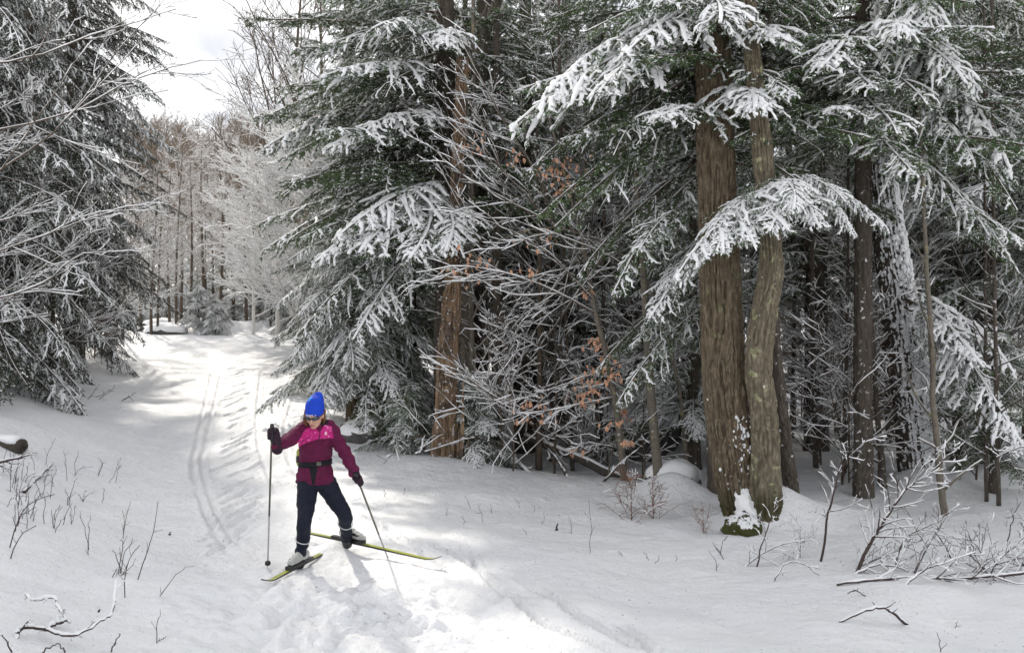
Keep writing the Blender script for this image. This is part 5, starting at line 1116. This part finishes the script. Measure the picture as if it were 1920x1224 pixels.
# knitted hat with a slouched peak
n = 40; sides = 40; u = np.linspace(0, 1, n); a = np.arange(sides) * 2 * PI / sides
rr = np.interp(u, [0, .06, .3, .55, .72, .86, .95, 1.0], [.97, 1.0, 1.0, .93, .80, .60, .36, .0]); hz = np.interp(u, [0, .55, .85, 1], [0.014, 0.112, 0.164, 0.176])
V = []
for k in range(n):
    off = 0.022 * max(0, u[k] - 0.5) * 2; fold = -0.20 * max(0, u[k] - 0.45) * np.maximum(0, -np.cos(a - 0.3)) ** 2
    R_ = rr[k] * (1 + fold * 1.6) + 0.012 * np.cos(a * 20) * (u[k] < 0.9)
    V += [hp(0.081 * R_[j] * math.cos(a[j]) + off, 0.100 * R_[j] * math.sin(a[j]) - 0.010 - 0.04 * u[k], hz[k] + 0.02 * fold[j] / 0.2 - 0.010 * math.sin(a[j])) for j in range(sides)]
i = np.arange(n - 1)[:, None] * sides; j = np.arange(sides)[None]; q = np.stack([i + j, i + (j + 1) % sides, i + sides + (j + 1) % sides, i + sides + j], -1).reshape(-1, 4)
hat = make_mesh('hat', np.array(V), q, [M_BLUE, M_LBLUE])
paint(hat, lambda c, nr: inside([(576, 750), (583, 742), (586, 745), (578, 753)], *proj(c)), 1)
hat_o = pput('hat', hat)
def text_mesh(s, size, depth, mat):
    cu = bpy.data.curves.new('t', 'FONT'); cu.body = s; cu.size = size; cu.extrude = depth; cu.align_x = 'CENTER'; cu.align_y = 'CENTER'
    o = bpy.data.objects.new('t', cu); COL.objects.link(o); dg = bpy.context.evaluated_depsgraph_get(); dg.update()
    me = bpy.data.meshes.new_from_object(o.evaluated_get(dg)); bpy.data.objects.remove(o); me.materials.clear(); me.materials.append(mat); return me
def facing(me, c, right, up):
    right = np.asarray(right) / np.linalg.norm(right); up = np.asarray(up) / np.linalg.norm(up); nn_ = np.cross(right, up)
    me.transform(Matrix(((right[0], up[0], nn_[0], c[0]), (right[1], up[1], nn_[1], c[1]), (right[2], up[2], nn_[2], c[2]), (0, 0, 0, 1)))); return me
tm = text_mesh('CRAFT  +', 0.022, 0.0015, M_WHITE); vv = np.array([v_.co[:] for v_ in tm.vertices])
for v_ in tm.vertices: v_.co.z -= v_.co.x ** 2 * 6.0                                  # follow the curve of the brow
pput('lettering', facing(tm, hp(-0.006, 0.094, 0.030), RGT, UPH), hat_o)
# jacket
A = Acc()
loft(A, secs([(591, 905, 7.725, .165, .125), (591, 897, 7.72, .172, .130), (591, 880, 7.70, .160, .122), (591, 866, 7.69, .143, .112), (591, 850, 7.665, .148, .115), (592, 830, 7.63, .156, .122), (593, 814, 7.59, .158, .115), (594, 803, 7.56, .135, .088), (594, 797, 7.55, .09, .07)]))
limb(A, [W(594, 806, 7.565), W(593, 796, 7.54), W(592, 788, 7.525)], [.082, .074, .066], 10)
limb(A, [W(580, 806, 7.545), SH_L, EL_L, WR_L + (WR_L - EL_L) * 0.02], [.075, .070, .058, .046], 24); limb(A, [W(608, 804, 7.565), SH_R, EL_R, WR_R], [.075, .070, .057, .047], 24)
jk = remeshed('jacket', A, 0.0065, 5, [M_PLUM, M_MAGENTA, M_BLACK])
v = np.array([q.co[:] for q in jk.vertices]); wr = 0.013 * fbm(v[:, 0] * 14, v[:, 1] * 16, 3, v[:, 2] * 20) + 0.006 * np.sin(v[:, 2] * 80 + 3 * fbm(v[:, 0] * 9, v[:, 2] * 9, 2)) * (np.abs(v[:, 0] - RO[0]) > 0.17)
nr = np.empty(len(v) * 3, np.float32); jk.vertex_normals.foreach_get('vector', nr); v = v + nr.reshape(-1, 3) * wr[:, None]; jk.vertices.foreach_set('co', v.astype(np.float32).ravel()); jk.update()
paint(jk, lambda c, nr: inside([(573, 803), (562, 822), (554, 834), (558, 838.5), (575, 829.5), (596, 823), (625, 821), (622, 799), (609, 796), (599, 812), (590, 799)], *proj(c)) & (nr[:, 1] < 0.35), 1)
paint(jk, lambda c, nr: inside([(578, 868), (597, 868), (590, 908), (585, 908)], *proj(c)) & (nr[:, 1] < 0.2), 2)
paint(jk, lambda c, nr: (np.hypot(c[:, 0] - W(592, 788, 7.525)[0], c[:, 1] - 7.53) < 0.105) & (c[:, 2] > W(0, 796, 7.53)[2]), 2)
jk_o = pput('jacket', jk)
# zip and chest emblem
zp = np.array([W(600, 812, 7.452), W(599, 818, 7.452), W(598, 823, 7.458)]); pput('zip', Acc().add(*tubes(zp, [.004, .004, .004], 6)).mesh('zip', [M_BLACK]), jk_o)
pput('emblem', facing(text_mesh('B', 0.040, 0.002, M_WHITE), W(611, 812.5, 7.462), (1, 0, 0), (0, 0.25, 1)), jk_o)
# waist belt with buckle and bottle pouch
A = Acc(); a = np.linspace(0, 2 * PI, 49); wc = W(591, 867, 7.69)
ringp = np.stack([wc[0] + 0.152 * np.cos(a), wc[1] + 0.121 * np.sin(a), wc[2] + 0.012 * np.cos(a) + 0 * a], -1); i_ = []
V = np.concatenate([np.concatenate([ringp + (0, 0, z) for z in (-0.024, 0.024)]), np.concatenate([np.stack([wc[0] + 0.14 * np.cos(a), wc[1] + 0.108 * np.sin(a), ringp[:, 2] + z], -1) for z in (-0.024, 0.024)])])
m_ = 49; fc = []
for k in range(48): fc += [(k, k + 1, m_ + k + 1, m_ + k), (m_ + k, m_ + k + 1, 3 * m_ + k + 1, 3 * m_ + k), (2 * m_ + k, 2 * m_ + k + 1, k + 1, k)]
belt = pput('belt', Acc().add(V, np.array(fc)).mesh('belt', [M_BLACK]))
v, f = box(W(598, 869, 7.566), (0.020, 0.006, 0.017)); pput('buckle', Acc().add(v, f, 0, False).mesh('buckle', [M_POLEB]), belt)
A = Acc(); limb(A, [W(563, 868, 7.76), W(562, 846, 7.76)], [.036, .03], 10); pput('bottle', remeshed('bottle', A, 0.006, 2, [M_LIME]), belt)
v, f = box(W(561, 860, 7.73), (0.02, 0.035, 0.028)); pput('pouch', Acc().add(v, f, 0, False).mesh('pouch', [M_SKIBLK]), belt)
# trousers
A = Acc()
loft(A, secs([(592, 912, 7.73, .150, .118), (592, 900, 7.725, .158, .122), (592, 885, 7.71, .150, .116), (592, 876, 7.70, .142, .108)]), 14)
limb(A, [W(580, 903, 7.71), HIP_L, (HIP_L + KN_L) / 2, KN_L + (0, -0.02, 0), KN_L * 0.6 + AN_L * 0.4, AN_L + (0, 0, 0.02)], [.102, .098, .082, .066, .060, .046], 30); limb(A, [W(602, 900, 7.73), HIP_R, (HIP_R + KN_R) / 2, KN_R + (0.01, -0.02, 0), KN_R * 0.6 + AN_R * 0.4, AN_R + (0, 0, 0.02)], [.102, .098, .082, .066, .059, .047], 30)
tr = remeshed('trousers', A, 0.0065, 5, [M_NAVY, M_REFL])
v = np.array([q.co[:] for q in tr.vertices]); nr = np.empty(len(v) * 3, np.float32); tr.vertex_normals.foreach_get('vector', nr)
v = v + nr.reshape(-1, 3) * (0.013 * fbm(v[:, 0] * 13, v[:, 1] * 14, 3, v[:, 2] * 16) + 0.005 * np.sin(v[:, 2] * 70 + v[:, 0] * 40) * sstep(0.35, 0.25, v[:, 2]))[:, None]; tr.vertices.foreach_set('co', v.astype(np.float32).ravel()); tr.update()
tr_o = pput('trousers', tr)
def leg_ring(c, axis, r, tilt):
    ax = axis / np.linalg.norm(axis); s = np.cross(ax, (0, 1, 0)); s /= np.linalg.norm(s); q = np.cross(ax, s); a = np.linspace(0, 2 * PI, 33)
    P = c + r * (np.cos(a)[:, None] * s + np.sin(a)[:, None] * q) + (tilt * r * np.cos(a))[:, None] * ax; pput('reflective_piping', Acc().add(*tubes(P, np.full(33, 0.0045), 5)).mesh('reflective_piping', [M_REFL]), tr_o)
leg_ring(KN_L * 0.55 + AN_L * 0.45 + (0, -0.008, 0), AN_L - KN_L, 0.063, 0.15); leg_ring(KN_R * 0.72 + AN_R * 0.28 + (0.005, -0.012, 0), AN_R - KN_R, 0.066, 0.35)
# gloves: palm, thumb and four fingers closed round the pole grips
def glove(hand, wrist, axis, palm_dir, side):
    """axis: pole direction, up; palm_dir: from pole axis to palm; fingers wrap round the pole"""
    ax = np.asarray(axis, float) / np.linalg.norm(axis); pd = np.asarray(palm_dir, float); pd = pd - ax * (pd @ ax); pd /= np.linalg.norm(pd); sd = np.cross(ax, pd) * side; A = Acc()
    back = hand + pd * 0.036
    limb(A, [wrist + (wrist - back) * 0.35, wrist, (wrist + back) / 2, back], [.047, .043, .040, .037], 14)
    for z, r in ((0.026, .024), (0.0, .026), (-0.024, .023)): limb(A, [back + ax * z - sd * 0.012, back + ax * z + sd * 0.012], [r, r], 6)
    for k, (z, fl, r) in enumerate(((0.034, 0.95, .0125), (0.0115, 1.0, .013), (-0.0115, 0.96, .0125), (-0.034, 0.84, .0115))):
        th = np.linspace(-0.1, 3.7 * fl, 9); rad = 0.030 + 0.006 * np.cos(th); P = hand + ax * z + (np.cos(th) * rad)[:, None] * pd + (np.sin(th) * rad)[:, None] * sd
        limb(A, P, np.linspace(r * 1.1, r * 0.85, 9), 16, 10)
    th = np.linspace(0.3, -2.2, 7); P = hand + ax[None] * np.linspace(0.028, 0.052, 7)[:, None] + (np.cos(th) * 0.031)[:, None] * pd + (np.sin(th) * 0.031)[:, None] * sd
    limb(A, P, np.linspace(.017, .0125, 7), 12, 10)
    pput('glove', remeshed('glove', A, 0.0042, 2, [M_GLOVE]))
PT_L = W(510, 797, 7.00); PB_L = W(502, 1056, 7.50); ax_L = (PT_L - PB_L) / np.linalg.norm(PT_L - PB_L); HA_L = PT_L - ax_L * 0.085
GR_R = ground_at(727, 1043); ax_R = W(672, 902, 7.44) - GR_R; ax_R /= np.linalg.norm(ax_R); HA_R = W(672, 902, 7.44); PT_R = HA_R + ax_R * 0.085
glove(HA_L, WR_L, ax_L, WR_L - HA_L + (0.04, 0.1, 0), 1.0); glove(HA_R, WR_R, ax_R, (-0.3, 0.2, 0.6), -1.0)
# boots
def boot(heel, toe, ankle):
    d = toe - heel; L = np.linalg.norm(d); d = d / L; up = np.array([0, 0, 1.0]); up -= d * d[2]; up /= np.linalg.norm(up); s = np.cross(d, up); A = Acc()
    for t_, w, h in ((0.04, .033, .045), (0.14, .038, .052), (0.30, .038, .060), (0.48, .039, .056), (0.66, .044, .044), (0.82, .045, .036), (0.95, .034, .028)):
        v, f = sphere((0, 0, 0), (1, 1, 1), 16, 12); c = heel + d * (t_ * L) + up * (h * 0.75 + 0.012); A.add(c + v[:, 0:1] * d * 0.045 + v[:, 1:2] * s * w + v[:, 2:3] * up * h, f)
    limb(A, [heel + d * (0.22 * L) + up * 0.06, ankle, ankle + (ankle - heel - d * 0.22 * L) * 0.35], [.046, .047, .049], 12)
    me = remeshed('boot', A, 0.0055, 3, [M_BOOT, M_SKIBLK])
    paint(me, lambda c, nr: (np.abs((c - (ankle + up * 0.0)) @ s) < 0.010) & ((c - heel) @ up > 0.05), 1)          # zip cover down the instep
    paint(me, lambda c, nr: ((c - heel) @ up < 0.020), 1)
    b_ = pput('boot', me)
    for q in (-1, 1):
        mk = heel + d * (0.42 * L) + up * 0.062 + s * q * 0.040; tri = np.array([mk - d * 0.012 - up * 0.010, mk + d * 0.014 - up * 0.004, mk + up * 0.013]); tri = np.concatenate([tri, tri + s * q * 0.004])
        pput('emblem', Acc().add(tri, np.array([(0, 1, 2), (3, 5, 4), (0, 3, 4), (0, 4, 1), (1, 4, 5), (1, 5, 2), (2, 5, 3), (2, 3, 0)]), 0, False).mesh('emblem', [M_SKIBLK]), b_)
# skis
def ski(label, heel_pt, direction, fore, aft, pitch, width=0.046):
    d = np.array([direction[0], direction[1], pitch], float); d /= np.linalg.norm(d); s = np.cross(d, (0, 0, 1)); s /= np.linalg.norm(s); up = np.cross(s, d)
    o = np.asarray(heel_pt, float); r = thing('ski', tuple(o), label, 'ski')
    t_ = np.concatenate([np.linspace(-aft, fore - 0.16, 22), np.linspace(fore - 0.14, fore, 10)]); c = np.clip((t_ - (fore - 0.2)) / 0.2, 0, 1); lift = 0.055 * c ** 2 + 0.004 * np.clip((-t_ - aft + 0.1) / 0.1, 0, 1)
    hw = width / 2 * np.where(t_ > fore - 0.06, np.sqrt(np.clip((fore - t_) / 0.06, 0.05, 1)), 1.0); th = np.interp(t_, [-aft, 0, 0.15, fore], [0.007, 0.020, 0.022, 0.006])
    V = np.stack([t_[:, None] * d + q * hw[:, None] * s + (lift + zz * th)[:, None] * up for q, zz in ((-1, 0), (1, 0), (1, 1), (-1, 1))], 1); K = len(t_)
    fc = []; mi = []
    for k in range(K - 1):
        for j in range(4): fc.append((k * 4 + j, k * 4 + (j + 1) % 4, k * 4 + 4 + (j + 1) % 4, k * 4 + 4 + j)); mi.append((1 if t_[k] > fore - 0.035 or t_[k] < -aft + 0.05 or -0.10 < t_[k] < 0.02 else 0) if j == 2 else 1)
    fc += [(0, 3, 2, 1), tuple((K - 1) * 4 + q for q in (0, 1, 2, 3))]; mi += [1, 1]
    link('ski_body', make_mesh('ski_body', V.reshape(-1, 3), np.array(fc), [M_LIME, M_SKIBLK], np.array(mi), False), r)
    top = 0.022; pl = Acc(); v, f = box(d * 0.10 + up * (top + 0.006), (0.19, 0.024, 0.007), np.stack([d, s, up], 1)); pl.add(v, f, 0, False); v, f = box(d * 0.285 + up * (top + 0.014), (0.035, 0.022, 0.014), np.stack([d, s, up], 1)); pl.add(v, f, 0, False); link('binding', pl.mesh('binding', [M_SKIBLK]), r)
    return d, up
hL = np.array([-1.850, 7.66, 0.0]); hL[2] = gz(hL[0], hL[1]) + 0.04
dL, uL = ski('ski under the straight leg, pointing to the camera, lime with black tip', hL, (-0.19, -0.66), 0.72, 0.62, 0.0)
boot(hL + uL * 0.034 + dL * 0.0, hL + uL * 0.034 + dL * 0.265, AN_L)
hR = W(650, 1036, 8.22); hR[2] = gz(hR[0], hR[1]) + 0.07
dR, uR = ski('ski of the trailing leg, edge on snow, pointing right', hR - (0.08, -0.04, 0), (1.37, -0.83), 1.22, 0.55, -0.055)
boot(hR - (0.05, -0.03, 0) + uR * 0.034, hR - (0.05, -0.03, 0) + uR * 0.034 + dR * 0.265, AN_R)
# poles
def pole(label, top, tip, basket_back=0.06):
    ax = tip - top; L = np.linalg.norm(ax); ax = ax / L; r = thing('ski_pole', tuple(tip), label, 'ski pole'); o = tip
    P = lambda q: top + ax * q - o
    link('shaft', Acc().add(*tubes([P(0.12), P(L * 0.62)], [.0085, .0085], 10)).mesh('shaft', [M_POLEB]), r); link('lower_shaft', Acc().add(*tubes([P(L * 0.62 - 0.003), P(L - 0.05)], [.0078, .0055], 10)).mesh('lower_shaft', [M_POLE]), r)
    link('grip', Acc().add(*tubes([P(-0.01), P(0.0), P(0.05), P(0.13), P(0.15)], [.012, .018, .014, .015, .010], 12)).mesh('grip', [M_SKIBLK]), r)
    link('basket', Acc().add(*tubes([P(L - 0.075), P(L - 0.06), P(L - 0.04), P(L - 0.03)], [.008, .024, .026, .006], 14)).mesh('basket', [M_SKIBLK]), r); link('tip', Acc().add(*tubes([P(L - 0.03), P(L)], [.005, .0015], 8)).mesh('tip', [M_POLE]), r)
pole('ski pole held up in the raised hand, basket clear of the snow', PT_L, PB_L - ax_L * 0.045)
pole('ski pole planted in the snow beside the trailing ski', PT_R, GR_R - ax_R * 0.14)
